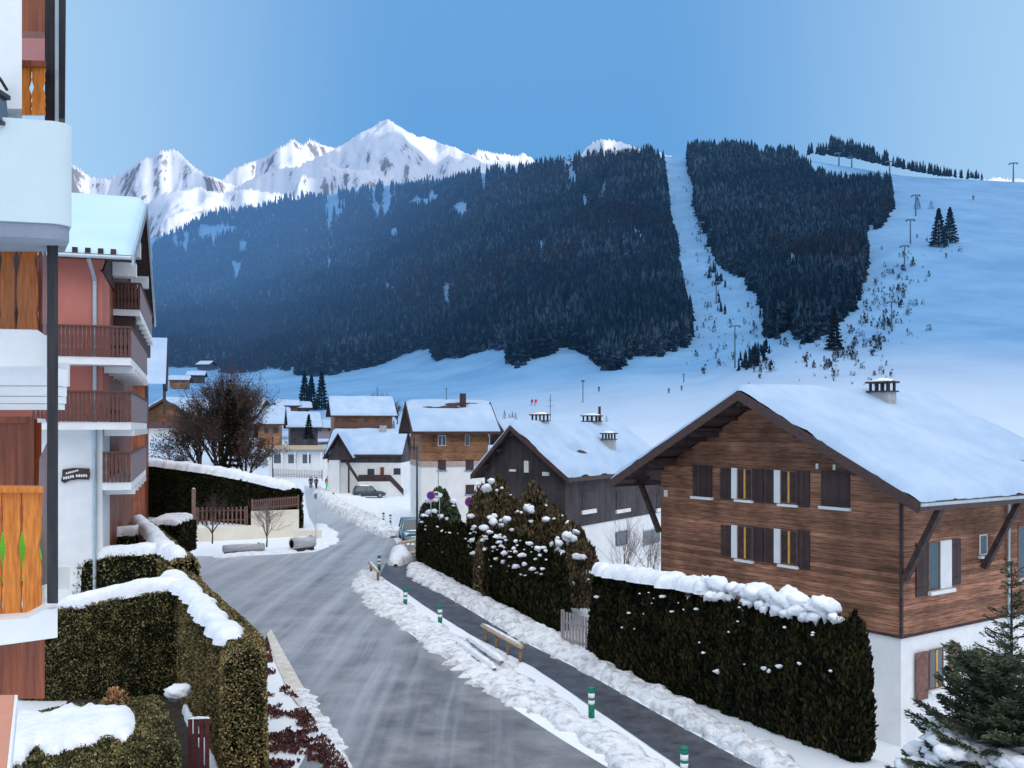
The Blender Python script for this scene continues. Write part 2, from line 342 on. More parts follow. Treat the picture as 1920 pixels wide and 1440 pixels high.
# far peaks
ROCKS=M('alpine_snow_and_rock',(.42,.50,.64),(.50,.57,.70),ns=.004,rough=.8,haze=.22)  # snow base kept darker and bluer so it carries the far shade
def rockmat():
    m=ROCKS; nt=m.node_tree; L=nt.links; b=nt.nodes['Principled BSDF']; src=b.inputs['Base Color'].links[0].from_socket
    g=nd(nt,'ShaderNodeNewGeometry'); sp=nd(nt,'ShaderNodeSeparateXYZ'); L.new(g.outputs['Normal'],sp.inputs[0])
    n=nd(nt,'ShaderNodeTexNoise'); n.inputs['Scale'].default_value=.016; n.inputs['Detail'].default_value=10; n.inputs['Roughness'].default_value=.7
    mp=nd(nt,'ShaderNodeMapping'); mp.inputs['Scale'].default_value=(1,1,.35); L.new(g.outputs['Position'],mp.inputs[0]); L.new(mp.outputs[0],n.inputs['Vector'])
    a=nd(nt,'ShaderNodeMath',operation='MULTIPLY_ADD'); L.new(n.outputs[0],a.inputs[0]); a.inputs[1].default_value=1.5; L.new(sp.outputs[2],a.inputs[2])
    r=nd(nt,'ShaderNodeMapRange'); r.inputs['From Min'].default_value=1.08; r.inputs['From Max'].default_value=1.17; r.inputs['To Min'].default_value=1; r.inputs['To Max'].default_value=0; L.new(a.outputs[0],r.inputs[0])
    mx=nd(nt,'ShaderNodeMix',data_type='RGBA'); L.new(r.outputs[0],mx.inputs[0]); L.new(src,mx.inputs[6]); mx.inputs[7].default_value=(.15,.16,.20,1)
    L.new(mx.outputs[2],b.inputs['Base Color'])
rockmat()
fc=np.concatenate([np.arange(-500,60,8.0),np.arange(60,1360,2.0),np.arange(1360,2500,6.0)]); fy=np.linspace(2150,7600,340); PX,FY=np.meshgrid(fc,fy); FX=(PX-960)/F*FY
RANGES=[
 # Y, width front, back, [(px,py)...]
 (5000,1500,2000,[(-500,420),(-100,380),(60,330),(130,298),(150,310),(168,330),(205,332),(232,322),(262,298),(285,292),(298,281),(326,276),(345,290),(370,315),(405,330),(440,345),(520,380),(700,420),(2500,500)]),
 (5600,1900,2000,[(-500,600),(300,440),(405,342),(440,312),(470,300),(498,292),(515,276),(532,268),(548,256),(560,264),(567,268),(580,256),(600,268),(628,276),(648,268),(680,300),(760,340),(900,420),(2500,620)]),
 (4700,2000,2300,[(-500,640),(380,460),(440,350),(500,318),(560,308),(600,292),(640,272),(662,258),(690,242),(712,228),(728,224),(745,236),(770,250),(800,257),(832,268),(870,284),(905,296),(940,300),(980,306),(1010,304),(1050,330),(1150,360),(1300,420),(2500,640)]),
 (5200,1500,2000,[(-500,700),(800,400),(880,288),(896,278),(925,283),(960,289),(985,287),(1003,300),(1040,308),(1200,380),(1780,380),(1830,336),(1856,329),(1880,327),(1920,334),(2200,350),(2500,400)]),
 (2700,900,1500,[(-500,800),(900,420),(1000,318),(1060,303),(1085,292),(1108,266),(1130,257),(1160,263),(1200,276),(1250,288),(1280,296),(1330,310),(1500,400),(2500,700)]),
 (3100,1300,1500,[(-500,600),(150,470),(230,420),(285,372),(320,356),(370,348),(410,358),(470,352),(530,362),(600,385),(700,420),(2500,760)]),
]
FZ=np.full(FX.shape,-200.0)
for k,(Yk,wf,wb,pts) in enumerate(RANGES):
    pts=np.array(pts); pc=np.interp(PX[0],pts[:,0],pts[:,1])
    pc=pc+ (fbm(PX[0]/14,PX[0]*0,4,k*7+2)-.5)*(7 if Yk>3000 else 3)
    Yk_=Yk*(1+.09*(fbm(PX[0]/90,PX[0]*0+3,3,k+40)-.5)*2)
    zc=CH+(HY-pc)/F*Yk_
    dY=FY-Yk_[None,:]
    u=np.where(dY<0,-dY/wf,dY/wb)
    pcs=np.interp(PX[0],pts[:,0],pts[:,1]); ks=61; pcs=np.convolve(np.pad(pcs,ks//2,mode='edge'),np.hanning(ks)/np.hanning(ks).sum(),'valid'); zs=CH+(HY-pcs)/F*Yk_
    fl=np.exp(-(np.abs(dY)/(140 if Yk>3000 else 60))); zz=zs[None,:]+(zc-zs)[None,:]*fl
    base=zz-np.where(dY<0,zz*.95,zz)*u**.85
    am=np.clip(np.abs(dY)/420,0,1)**.8
    sc_=Yk/5000.
    base=base+am*sc_*(560*(ridged((FX*.75+FY*.66)/(900*sc_)+k*3.3,(FY*.75-FX*.66)/(1100*sc_),6,k*5+1)-.62)+230*(ridged((FX*.8-FY*.6)/(240*sc_),(FY*.8+FX*.6)/(240*sc_),5,k+60)-.6))*np.clip(1.3-u,.0,1)
    FZ=np.maximum(FZ,np.where(u<1.15,base,-200))
far=mesh_np('mountains',np.stack([FX.ravel(),FY.ravel(),FZ.ravel()],1),grid_faces(len(fy),len(fc)),ROCKS,None,True)
tag(far,kind='structure'); far['label']='snowy alpine peaks lit by the low sun'
# unseen ridge added on the right, crest shaped to shade village and peaks
SUN_AZ=math.radians(55); EL=math.radians(12); dh=np.array([-math.sin(SUN_AZ),math.cos(SUN_AZ)]); nh=np.array([math.cos(SUN_AZ),math.sin(SUN_AZ)])
w=np.linspace(-3500,5200,260); q=np.linspace(-1,1,21)
Hc=np.interp(w,[-3500,-2500,0,850,1061,1255,1475,1900,2276,2600,2900,3090,3172,3300,3450,3600,4200,5200],[300,900,900,900,880,1170,1180,1250,1520,1800,2480,2720,2640,2560,2450,2340,2400,1500])
Hc=Hc+60*(fbm(w/200,w*0,4,5)-.5)
Q,Wm=np.meshgrid(q,w); R=np.minimum(1100,Hc[:,None]*.9)
RX=(-2500+Q*R)*dh[0]+Wm*nh[0]; RY=(-2500+Q*R)*dh[1]+Wm*nh[1]; RZ=Hc[:,None]*(1-np.abs(Q)**1.0)-5+40*(fbm(RX/150,RY/150,4,8)-.5)*(1-np.abs(Q))*np.clip(np.abs(Q)*6,0,1)
hm=mesh_np('shade_ridge',np.stack([RX.ravel(),RY.ravel(),RZ.ravel()],1),grid_faces(260,21),ROCKS,None,True); tag(hm,kind='structure')
hm['label']='unseen ridge added and shaped to shade the valley'
# ---------------------------------------------------------------- forest (stuff)
def inpoly(px,py,poly):
    poly=np.array(poly,float); c=np.zeros(len(px),bool); n=len(poly)
    for i in range(n):
        x1,y1=poly[i]; x2,y2=poly[(i+1)%n]
        k=((y1>py)!=(y2>py))&(px<(x2-x1)*(py-y1)/(y2-y1+1e-9)+x1); c^=k
    return c
def tree_tpl(kind,seed):
    r=np.random.default_rng(seed); V=[];Fs=[]
    if kind=='c':
        tiers=6; n=7
        for i in range(tiers):
            z0=.05+.95*i/tiers*.86; z1=min(1,z0+.95/tiers*1.6); rad=.19*(1-z0)**.85+.012
            b=len(V)
            for k in range(n):
                a=2*math.pi*(k+r.random()*.5)/n; rr=rad*(.5+.9*r.random()); V.append((rr*math.cos(a),rr*math.sin(a),z0-.04*r.random()))
            V.append((0,0,z1))
            for k in range(n): Fs.append((b+k,b+(k+1)%n,b+n))
    else:
        for i in range(34):
            a=r.random()*6.28; z=.12+.8*r.random(); rad=.17*math.sin(min(1,(1.08-z)*1.4)*1.57)
            b=len(V); c=(rad*math.cos(a)*.2,rad*math.sin(a)*.2,z-.12); e=(rad*math.cos(a),rad*math.sin(a),z+.10*r.random())
            V+= [c,(e[0]+.022,e[1],e[2]-.03),(e[0]-.02,e[1]+.01,e[2]+.05)]; Fs.append((b,b+1,b+2))
        b=len(V); V+=[(-.012,0,0),(.012,0,0),(0,0,.9)]; Fs.append((b,b+1,b+2)); b=len(V); V+=[(0,-.012,0),(0,.012,0),(0,0,.9)]; Fs.append((b,b+1,b+2))
    return np.array(V),np.array(Fs)
TPL=[tree_tpl('c',i) for i in range(5)]; TPB=[tree_tpl('b',i) for i in range(3)]
def plant(name,pts,hs,mat,tpls,wid=1.0,label=''):
    Vs=[];Ts=[];b=0
    for (x,y,z),h in zip(pts,hs):
        V,Tt=tpls[random.randrange(len(tpls))]; a=random.random()*6.28; c,s=math.cos(a),math.sin(a); wd=h*wid*(.58+.4*random.random())
        W=np.stack([(V[:,0]*c-V[:,1]*s)*wd+x,(V[:,0]*s+V[:,1]*c)*wd+y,V[:,2]*h+z-.3],1); Vs.append(W); Ts.append(Tt+b); b+=len(V)
    o=mesh_np(name,np.concatenate(Vs),np.concatenate(Ts),mat); tag(o,label,'forest',kind='stuff'); return o
F1=[(285,470),(330,438),(400,408),(520,386),(640,368),(700,358),(790,352),(880,338),(1000,322),(1100,308),(1215,300),(1240,300),(1252,400),(1268,470),(1282,560),(1300,640),(1262,660),(1235,672),(1195,668),(1165,690),(1130,700),(1105,668),(1060,652),(1010,672),(960,692),(948,655),(900,662),(820,676),(800,655),(760,662),(700,690),(640,700),(600,706),(560,704),(520,694),(480,698),(430,700),(380,690),(330,690),(285,690)]
F2=[(1285,300),(1300,290),(1410,292),(1440,304),(1490,306),(1510,325),(1560,345),(1600,352),(1640,348),(1668,352),(1674,392),(1655,420),(1622,455),(1618,520),(1605,580),(1580,600),(1545,625),(1530,640),(1500,645),(1478,600),(1462,640),(1440,636),(1435,590),(1418,555),(1392,520),(1352,505),(1340,480),(1312,410)]
CLR=[(405,432,38,8),(395,445,25,10),(790,385,26,14),(812,380,10,16),(745,372,25,6),(1098,385,9,22),(1135,355,6,14),(975,530,16,12),(1015,500,14,7),(1065,420,22,5),(938,560,6,12),(560,368,40,6),(700,392,8,8),(640,385,12,5),(520,470,4,10),(420,436,30,12),(455,470,8,16),(610,372,22,7),(960,340,22,7),(1130,372,7,16),(1112,410,6,20),(860,400,6,22),(1010,470,20,6),(905,500,5,14),(740,560,5,14),(690,610,4,12),(800,640,5,14),(845,600,5,16),(560,690,10,10),(430,640,4,16),(1230,560,5,10),(1180,610,4,12),(1020,600,5,14),(1450,420,5,10),(1575,560,5,20),(850,372,18,6),(890,330,30,5),(1060,345,10,6),(1375,548,10,22),(1395,590,18,18),(1350,600,30,30),(990,670,14,6),(1090,690,12,8),(1575,360,12,8)]
def forest(polys,dens):
    P_=[];H_=[]
    for poly in polys:
        a=np.array(poly); x0,y0=a.min(0); x1,y1=a.max(0); n=int((x1-x0)*(y1-y0)*dens)
        px=x0+(x1-x0)*rng.random(n); py=y0+(y1-y0)*rng.random(n)
        ex=px+12*(fbm(px/14,py/14,3,4)-.5); ey=py+10*(fbm(px/12,py/12,3,6)-.5)
        k=inpoly(ex,ey,poly)
        for (cx,cy,rx,ry) in CLR: k&=~((((px-cx)/rx)**2+((py-cy)/ry)**2)<.5+1.0*fbm(px/9,py/9,3,8))
        k&=fbm(px/22+5,py/50,4,14)<.70
        for x,y in zip(px[k],py[k]):
            q=T(x,y); d=q[1]
            # thin out where trees are large on screen
            keep=min(1,(d/1000.)**1.1*1.1+.20)
            if random.random()>keep: continue
            P_.append(q); H_.append((15+9*random.random())*min(1,.42+d/1900.)*(.75+.5*float(vn(q[0]/60,q[1]/60,3))))
    return P_,H_
Pf,Hf=forest([F1,F2],.10)
selb=[i for i,p in enumerate(Pf) if float(fbm(p[0]/90,p[2]/60+3,3,21))>.60 and random.random()<.6]
sb=set(selb)
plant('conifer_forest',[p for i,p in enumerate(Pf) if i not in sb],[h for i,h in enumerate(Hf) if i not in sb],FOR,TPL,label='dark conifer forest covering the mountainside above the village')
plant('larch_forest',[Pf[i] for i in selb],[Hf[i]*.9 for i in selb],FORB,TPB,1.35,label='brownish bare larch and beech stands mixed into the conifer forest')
# crest trees on the skyline
cp=[];chh=[]
for x0,x1,y0,y1,n,hh in [(1290,1410,290,292,70,19),(1432,1442,291,292,4,14),(1455,1485,292,294,16,15),(1512,1550,286,288,18,12),(1555,1600,286,294,34,19),(1600,1665,292,308,50,17),(1660,1760,306,326,60,11),(1755,1845,326,334,40,9)]:
    for i in range(n):
        x=x0+(x1-x0)*random.random(); y=y0+(y1-y0)*(x-x0)/(x1-x0)
        q=T(x,max(y+2,200)); Y=q[1]+20*random.random(); cp.append(P(x,y+random.random()*4,Y)); chh.append(hh*(.65+.55*random.random()))
plant('skyline_trees',cp,chh,FOR,TPL,1.1,label='row of dark conifers along the crest of the ski slope')
# scrub on the ski slopes
sp_=[];sh=[]
for (x0,y0,x1,y1,wd,n) in [(1735,450,1560,700,42,330),(1712,480,1650,640,30,90),(1330,560,1345,690,45,110),(1420,640,1425,700,28,80),(1285,300,1330,560,18,90),(1560,640,1600,700,30,40),(1270,420,1290,560,14,30),(1480,640,1520,680,25,40),(1690,520,1600,690,60,260),(1500,655,1560,700,40,60),(1395,560,1420,640,22,70),(1300,330,1330,520,14,60),(1620,690,1650,720,30,50)]:
    for i in range(n):
        t_=random.random(); x=x0+(x1-x0)*t_+random.gauss(0,wd*.6); y=y0+(y1-y0)*t_+random.gauss(0,10)
        if float(fbm(x/16,y/10,3,31))<.47: continue
        q=T(x,y); sp_.append(q); sh.append(1.0+3.2*random.random()**2)
plant('hillside_scrub',sp_,sh,FORB,TPB,2.2,label='low bare scrub scattered over the snowy ski slope')
sp2=[];sh2=[]
for (x0,y0,x1,y1,n,hh) in [(1395,690,1440,660,26,7),(1270,600,1285,660,10,9),(1345,520,1350,600,12,7),(1330,500,1345,530,5,8),(1430,560,1440,620,12,9)]:
    for i in range(n):
        t_=random.random(); q=T(x0+(x1-x0)*t_+random.gauss(0,5),y0+(y1-y0)*t_+random.gauss(0,4)); sp2.append(q); sh2.append(hh*(.5+.7*random.random()))
plant('young_conifers',sp2,sh2,FOR,TPL,1.2,label='patches of young conifers growing along the ski gully')
# ---------------------------------------------------------------- road, path, snow banks
def sheet(name,pxs,z,mat,sub=None):
    pts=[gp(x,y) for x,y in pxs]; 
    tri=tessellate_polygon([[Vector((p[0],p[1],0)) for p in pts]])
    me=bpy.data.meshes.new(name); me.from_pydata([(p[0],p[1],z) for p in pts],[],[tuple(t_) for t_ in tri]); me.update(); me.materials.append(mat)
    o=bpy.data.objects.new(name,me); col.objects.link(o); tag(o,kind='structure'); return o
def roadmat():
    m=M('icy_road',(.10,.097,.10),(.27,.265,.265),ns=.5,rough=.38,bump=.25,bs=9,spec=.5,c3=(.175,.172,.175))
    nt=m.node_tree; L=nt.links; b=nt.nodes['Principled BSDF']; src=b.inputs['Base Color'].links[0].from_socket
    tc=nd(nt,'ShaderNodeTexCoord'); mp=nd(nt,'ShaderNodeMapping'); mp.inputs['Rotation'].default_value=(0,0,math.radians(-21)); mp.inputs['Scale'].default_value=(1.1,.04,1)
    mp0=mp; L.new(tc.outputs['Object'],mp.inputs[0])
    # gentle warp so streaks are not ruler straight
    nw=nd(nt,'ShaderNodeTexNoise'); nw.inputs['Scale'].default_value=.12; L.new(tc.outputs['Object'],nw.inputs['Vector'])
    ws=nd(nt,'ShaderNodeVectorMath',operation='SCALE'); ws.inputs['Scale'].default_value=.5; L.new(nw.outputs['Color'],ws.inputs[0])
    wa=nd(nt,'ShaderNodeVectorMath',operation='ADD'); L.new(mp.outputs[0],wa.inputs[0]); L.new(ws.outputs[0],wa.inputs[1])
    n=nd(nt,'ShaderNodeTexNoise'); n.inputs['Scale'].default_value=1.0; n.inputs['Detail'].default_value=9; n.inputs['Roughness'].default_value=.62; L.new(wa.outputs[0],n.inputs['Vector'])
    # more white film with distance (patches of packed snow), greyer at the near right
    g=nd(nt,'ShaderNodeNewGeometry'); sp=nd(nt,'ShaderNodeSeparateXYZ'); L.new(g.outputs['Position'],sp.inputs[0])
    a=nd(nt,'ShaderNodeMath',operation='MULTIPLY_ADD'); L.new(sp.outputs[0],a.inputs[0]); a.inputs[1].default_value=-.026; a.inputs[2].default_value=-.33
    b2=nd(nt,'ShaderNodeMath',operation='ADD'); L.new(n.outputs[0],b2.inputs[0]); L.new(a.outputs[0],b2.inputs[1])
    b3=nd(nt,'ShaderNodeMapRange'); b3.inputs['From Min'].default_value=.22; b3.inputs['From Max'].default_value=.70; L.new(b2.outputs[0],b3.inputs[0])
    fine=nd(nt,'ShaderNodeTexNoise'); fine.inputs['Scale'].default_value=9; fine.inputs['Detail'].default_value=6; L.new(tc.outputs['Object'],fine.inputs['Vector'])
    fm=nd(nt,'ShaderNodeMapRange'); fm.inputs['From Min'].default_value=.3; fm.inputs['From Max'].default_value=.7; fm.inputs['To Min'].default_value=.75; fm.inputs['To Max'].default_value=1.1; L.new(fine.outputs[0],fm.inputs[0])
    mm=nd(nt,'ShaderNodeMath',operation='MULTIPLY'); L.new(b3.outputs[0],mm.inputs[0]); L.new(fm.outputs[0],mm.inputs[1])
    mx=nd(nt,'ShaderNodeMix',data_type='RGBA'); L.new(mm.outputs[0],mx.inputs[0]); L.new(src,mx.inputs[6]); mx.inputs[7].default_value=(.50,.53,.58,1)
    L.new(mx.outputs[2],b.inputs['Base Color']); return m
ROAD=roadmat()
PATH=M('damp_asphalt',(.032,.034,.044),(.10,.105,.125),ns=1.6,st=(1,1,1),rough=.45,bump=.15,bs=60,spec=.4)
# packed-snow road: main lane, side lane to the left, junction on the right
sheet('road',[(560,1440),(600,1370),(575,1310),(540,1240),(470,1180),(425,1130),(370,1085),(330,1062),(200,1062),(200,1040),(355,1042),(430,1044),(520,1040),(590,1035),(618,1025),(600,1000),(580,970),(572,935),(570,910),(560,896),(548,882),(575,882),(590,897),(612,925),(655,952),(700,978),(735,1004),(745,1020),(772,1022),(792,1020),(790,1040),(760,1062),(726,1066),(745,1085),(700,1085),(672,1080),(660,1088),(690,1125),(750,1175),(850,1245),(950,1320),(1050,1385),(1140,1440),(1400,1640),(560,1640)],.006,ROAD)
sheet('footpath',[(1290,1448),(1150,1352),(1000,1250),(880,1188),(800,1138),(745,1100),(712,1080),(722,1058),(750,1048),(790,1040),(775,1070),(800,1098),(870,1138),(970,1198),(1090,1258),(1250,1348),(1420,1442),(1700,1620),(1560,1640)],.014,PATH)
sheet('gutter',[(508,1180),(540,1238),(575,1300),(615,1355),(662,1440),(760,1640),(700,1640),(650,1440),(590,1360),(545,1305),(520,1250),(500,1190)],.018,M('gutter_concrete',(.50,.46,.41),(.70,.68,.64),ns=2,rough=.8,bump=.2,bs=30))
def bank(name,pxs,label,mat=PLOW,**k):
    pts=[(*gp(x,y)[:2],-.01,hw) for x,y,hw in pxs]; o=snow_strip(name,pts,None,mat,**k); tag(o,label,kind='structure'); return o
bank('snow_bank',[(690,1072,.55),(692,1095,.95),(720,1128,1.0),(770,1165,.95),(830,1200,.9),(900,1245,1.15),(975,1300,1.05),(1060,1345,.62),(1150,1405,.62),(1260,1480,.62),(1420,1600,.62)],'ploughed snow bank between road and footpath',step=.10,nv=44,thick=.24,lump=.8,edge=.34,ls=1.8,seed=3,droop=.06)
bank('snow_bank',[(775,1062,.45),(800,1085,1.0),(850,1108,.85),(930,1150,.8),(1010,1195,.95),(1080,1232,.75),(1150,1268,.65),(1250,1322,.6),(1350,1378,.6),(1450,1432,.55),(1600,1520,.5)],'crumbly snow bank along the foot of the thuja hedges',step=.10,nv=40,thick=.34,lump=.85,edge=.32,ls=1.8,seed=11,droop=.06)
bank('snow_bank',[(600,925,1.0),(640,955,1.2),(690,982,1.3),(738,1008,.9)],'dirty snow bank on the right edge of the far road',step=.3,nv=14,thick=.65,lump=1.0,edge=.3,ls=.9,seed=21)
bank('snow_bank',[(625,925,1.6),(680,945,2.2),(760,970,2.4),(800,985,1.5)],'broad snow bank below the car park',mat=SNC,step=.4,nv=16,thick=.45,lump=.6,edge=.2,ls=.5,seed=24)
bank('snow_bank',[(600,985,.5),(612,1000,.9),(608,1020,1.0),(560,1031,.8),(480,1038,.7),(400,1046,.6)],'snow bank in front of the cream wall',mat=SNC,step=.15,nv=16,thick=.22,lump=.7,edge=.3,ls=1.2,seed=27)
bank('snow_bank',[(745,1040,.5),(752,1052,.8),(742,1062,.45)],'small heap of snow beside the timber barrier',mat=SNC,step=.15,nv=16,thick=.7,lump=.7,edge=.2,ls=1.2,seed=29)
bank('snow_bank',[(560,1290,.35),(600,1360,.4),(640,1440,.45),(700,1560,.5)],'thin snow on the kerb beside the heather bed',step=.12,nv=14,thick=.06,lump=1,edge=.5,ls=2.5,seed=33,droop=.05)
# red heather bed with patchy snow
def pxpoly_scatter(poly,n):
    a=np.array([gp(x,y)[:2] for x,y in poly]); x0,y0=a.min(0); x1,y1=a.max(0)
    X=x0+(x1-x0)*rng.random(n*4); Y=y0+(y1-y0)*rng.random(n*4); k=inpoly(X,Y,a); return X[k][:n],Y[k][:n]
hx,hy=pxpoly_scatter([(500,1195),(520,1270),(560,1310),(600,1370),(655,1440),(720,1560),(560,1560),(470,1440),(485,1250)],26000)
lat=fbm(hx*1.3,hy*1.3,4,71); d_=fbm(hx*.5,hy*.5,2,75)
# stronger towards the kerb
a0=np.array(gp(510,1200)[:2]); a1=np.array(gp(655,1440)[:2]); dd=(a1-a0)/np.linalg.norm(a1-a0); side_=(hx-a0[0])*dd[1]-(hy-a0[1])*dd[0]
k=(lat+.18*(1-np.clip(np.abs(side_)/.9,0,1))>.58)
hx,hy=hx[k],hy[k]; hp=np.stack([hx,hy,.05+.05*rng.random(len(hx))],1)
o=leaf_obj('heather_bed',hp,np.tile([0,0,1.],(len(hp),1)),.09,HEATH,None,up=.6,jit=.6); tag(o,'dark red heather showing through patchy snow beside the kerb','ground cover',kind='stuff')
# ---------------------------------------------------------------- hedges
def box_hedge(name,label,pts,hw,h,parent=None,n=20000,leafsize=.11,seed=0,round_=.18,mat=HLEAF,z0=-.1,taper=0):
    """pts: (x,y[,h]) polyline"""
    root=parent or thing(name,label,'hedge',(pts[0][0],pts[0][1],0))
    ox,oy=root.location.x,root.location.y
    A=resample([(p[0],p[1],p[2] if len(p)>2 else h) for p in pts],.3); d,nn=path_frame(A); N=len(A)
    prof=[(-1,0),(-1.03,.3),(-1,.6),(-.98,.9),(-.9,.97),(-.5,1.0),(0,1.01),(.5,1.0),(.9,.97),(.98,.9),(1,.6),(1.03,.3),(1,0)]
    V=[]
    for i in range(N):
        s=1.0
        for u,vz in prof:
            ww=hw*(1-taper*vz)*u; x=A[i,0]+nn[i,0]*ww; y=A[i,1]+nn[i,1]*ww; z=z0+(A[i,2]-z0)*vz
            V.append((x-ox,y-oy,z))
    V=np.array(V); V+= .10*(np.stack([fbm(V[:,0]*1.5+k*9,V[:,2]*1.5+V[:,1]*1.1,3,seed+k) for k in range(3)],1)-.5)*np.array([1,1,.8])
    m=len(prof); Fq=grid_faces(N,m)
    core=V.copy(); c0=V.reshape(N,m,3).mean(1,keepdims=True); core=(c0+(V.reshape(N,m,3)-c0)*np.array([.93,.93,.97])); core[0,:,:2]+=d[0]*.14; core[-1,:,:2]-=d[-1]*.14; core=core.reshape(-1,3)
    # end caps
    caps=[]
    for e in (0,N-1):
        b=e*m
        for j in range(m//2): 
            q=[b+j,b+j+1,b+m-2-j,b+m-1-j]
            if e==0: q=q[::-1]
            caps.append(q)
    Fa=np.concatenate([Fq,np.array(caps)]); 
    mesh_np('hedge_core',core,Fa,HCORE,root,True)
    p,nr=sample_surface(V,Fa,n); c=np.array([A[:,0].mean()-ox,A[:,1].mean()-oy,0])
    flip=np.sum(nr*(p-np.array([0,0,0])),axis=1)
    # orient normals outward using nearest path centre
    ci=np.argmin((p[:,0:1]+ox-A[None,:,0])**2+(p[:,1:2]+oy-A[None,:,1])**2,axis=1)
    cv=p-np.stack([A[ci,0]-ox,A[ci,1]-oy,A[ci,2]*.5],1); nr=np.where((np.sum(nr*cv,1)<0)[:,None],-nr,nr)
    leaf_obj('foliage',p+nr*.02,nr,leafsize,mat,root,up=.25,jit=.55,depth=.12)
    return root
def local(root,pts): return [(p[0]-root.location.x,p[1]-root.location.y,*p[2:]) for p in pts]
def cap_on(root,pts,**k): return snow_strip('snow_cap',local(root,pts),root,SNC,**k)
# long clipped hedge along the road: near half
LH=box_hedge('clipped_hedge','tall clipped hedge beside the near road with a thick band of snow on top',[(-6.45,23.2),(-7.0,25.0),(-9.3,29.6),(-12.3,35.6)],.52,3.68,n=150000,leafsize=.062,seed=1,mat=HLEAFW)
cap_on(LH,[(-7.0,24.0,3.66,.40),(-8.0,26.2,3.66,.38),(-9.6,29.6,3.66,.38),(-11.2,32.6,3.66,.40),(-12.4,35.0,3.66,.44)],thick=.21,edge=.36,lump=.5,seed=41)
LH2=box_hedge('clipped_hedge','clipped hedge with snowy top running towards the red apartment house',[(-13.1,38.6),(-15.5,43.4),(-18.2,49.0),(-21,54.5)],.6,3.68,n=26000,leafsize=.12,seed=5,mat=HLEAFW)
cap_on(LH2,[(-13.4,38.9,3.64,.42),(-15.8,43.4,3.64,.42),(-18.4,49,3.64,.42),(-21,54,3.64,.42)],thick=.38,edge=.2,lump=.6,seed=45)
C1=box_hedge('clipped_hedge','clipped hedge between the nearest two gardens under a sagging band of snow',[(-11.2,32.6,3.62),(-12.6,32.4,3.5),(-14.2,32.2,3.15),(-16.2,32.2,2.8)],.5,3.5,n=80000,leafsize=.065,seed=9)
cap_on(C1,[(-11.0,32.7,3.60,.42),(-12.6,32.4,3.48,.42),(-14.2,32.2,3.12,.40),(-15.3,32.2,2.9,.35)],thick=.36,edge=.15,lump=.3,seed=48)
C2=box_hedge('clipped_hedge','clipped hedge with snow strip, second cross hedge behind the nearest one',[(-15.2,42.4,3.6),(-17.2,42.2,3.5),(-20,42,3.0),(-22,42,2.8)],.55,3.5,n=15000,leafsize=.12,seed=13)
cap_on(C2,[(-15.0,42.5,3.58,.5),(-17.2,42.2,3.48,.45),(-19.8,42,2.98,.4),(-20.6,42,2.9,.3)],thick=.34,edge=.15,lump=.4,seed=51)
C3=box_hedge('clipped_hedge','clipped hedge with rounded snow top right below the white house wall',[(-19.3,50.5,3.5),(-21.3,50.4,3.4),(-25,50.2,3.3)],.6,3.4,n=9000,leafsize=.14,seed=17)
cap_on(C3,[(-19,50.6,3.48,.6),(-21.3,50.4,3.38,.55),(-25,50.2,3.28,.55)],thick=.4,edge=.15,lump=.4,seed=55)
# foreground hedge block
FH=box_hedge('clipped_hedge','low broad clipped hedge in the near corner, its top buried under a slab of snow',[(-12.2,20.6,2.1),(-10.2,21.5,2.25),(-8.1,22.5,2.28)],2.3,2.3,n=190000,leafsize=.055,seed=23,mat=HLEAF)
cap_on(FH,[(-11.6,20.9,2.12,1.2),(-10.6,21.4,2.22,1.8),(-9.6,21.8,2.26,1.9),(-8.7,22.2,2.27,1.6)],thick=.24,edge=.42,lump=.35,seed=58,nv=34,step=.08)
bank('snow_bank',[(345,1330,.15),(380,1400,.15),(410,1470,.15)],'thin snow lying behind the small garden gate',mat=SNC,step=.1,nv=14,thick=.3,seed=60)
o=sheet('hedge_shade_sheet',[(150,1270),(330,1240),(430,1440),(460,1560),(0,1560)],.02,M('painted_hedge_gap_shade',(.03,.025,.02),(.06,.05,.04),ns=3,rough=1))  # dark sheet painted as the shade between the hedges
# round cushion of snow on a post behind the front hedge
blob_snow_later=1
# dry orange shrub tuft
r=thing('dry_shrub','dry orange brown shrub tuft sticking up behind the foreground hedge','shrub',(-9.75,23.7,0))
pp=[];nn_=[]
stem=MB()
for i in range(26):
    a=random.random()*6.28; rr=random.random()*.35; x0,y0=rr*math.cos(a),rr*math.sin(a)*.6; h=2.0+random.random()*.85*(1-rr)
    stem.tube([(x0*.5,y0*.5,.2),(x0,y0,h-.4),(x0*1.2,y0*1.2,h)],[.015,.01,.004],4)
    for j in range(40):
        t_=random.random(); pp.append((x0*1.1+random.gauss(0,.04),y0*1.1+random.gauss(0,.04),h-.7*t_)); nn_.append((math.cos(a),math.sin(a),.2))
stem.build('stem',BARK,r); leaf_obj('foliage',np.array(pp),np.array(nn_),.09,DRY,r,up=.8)
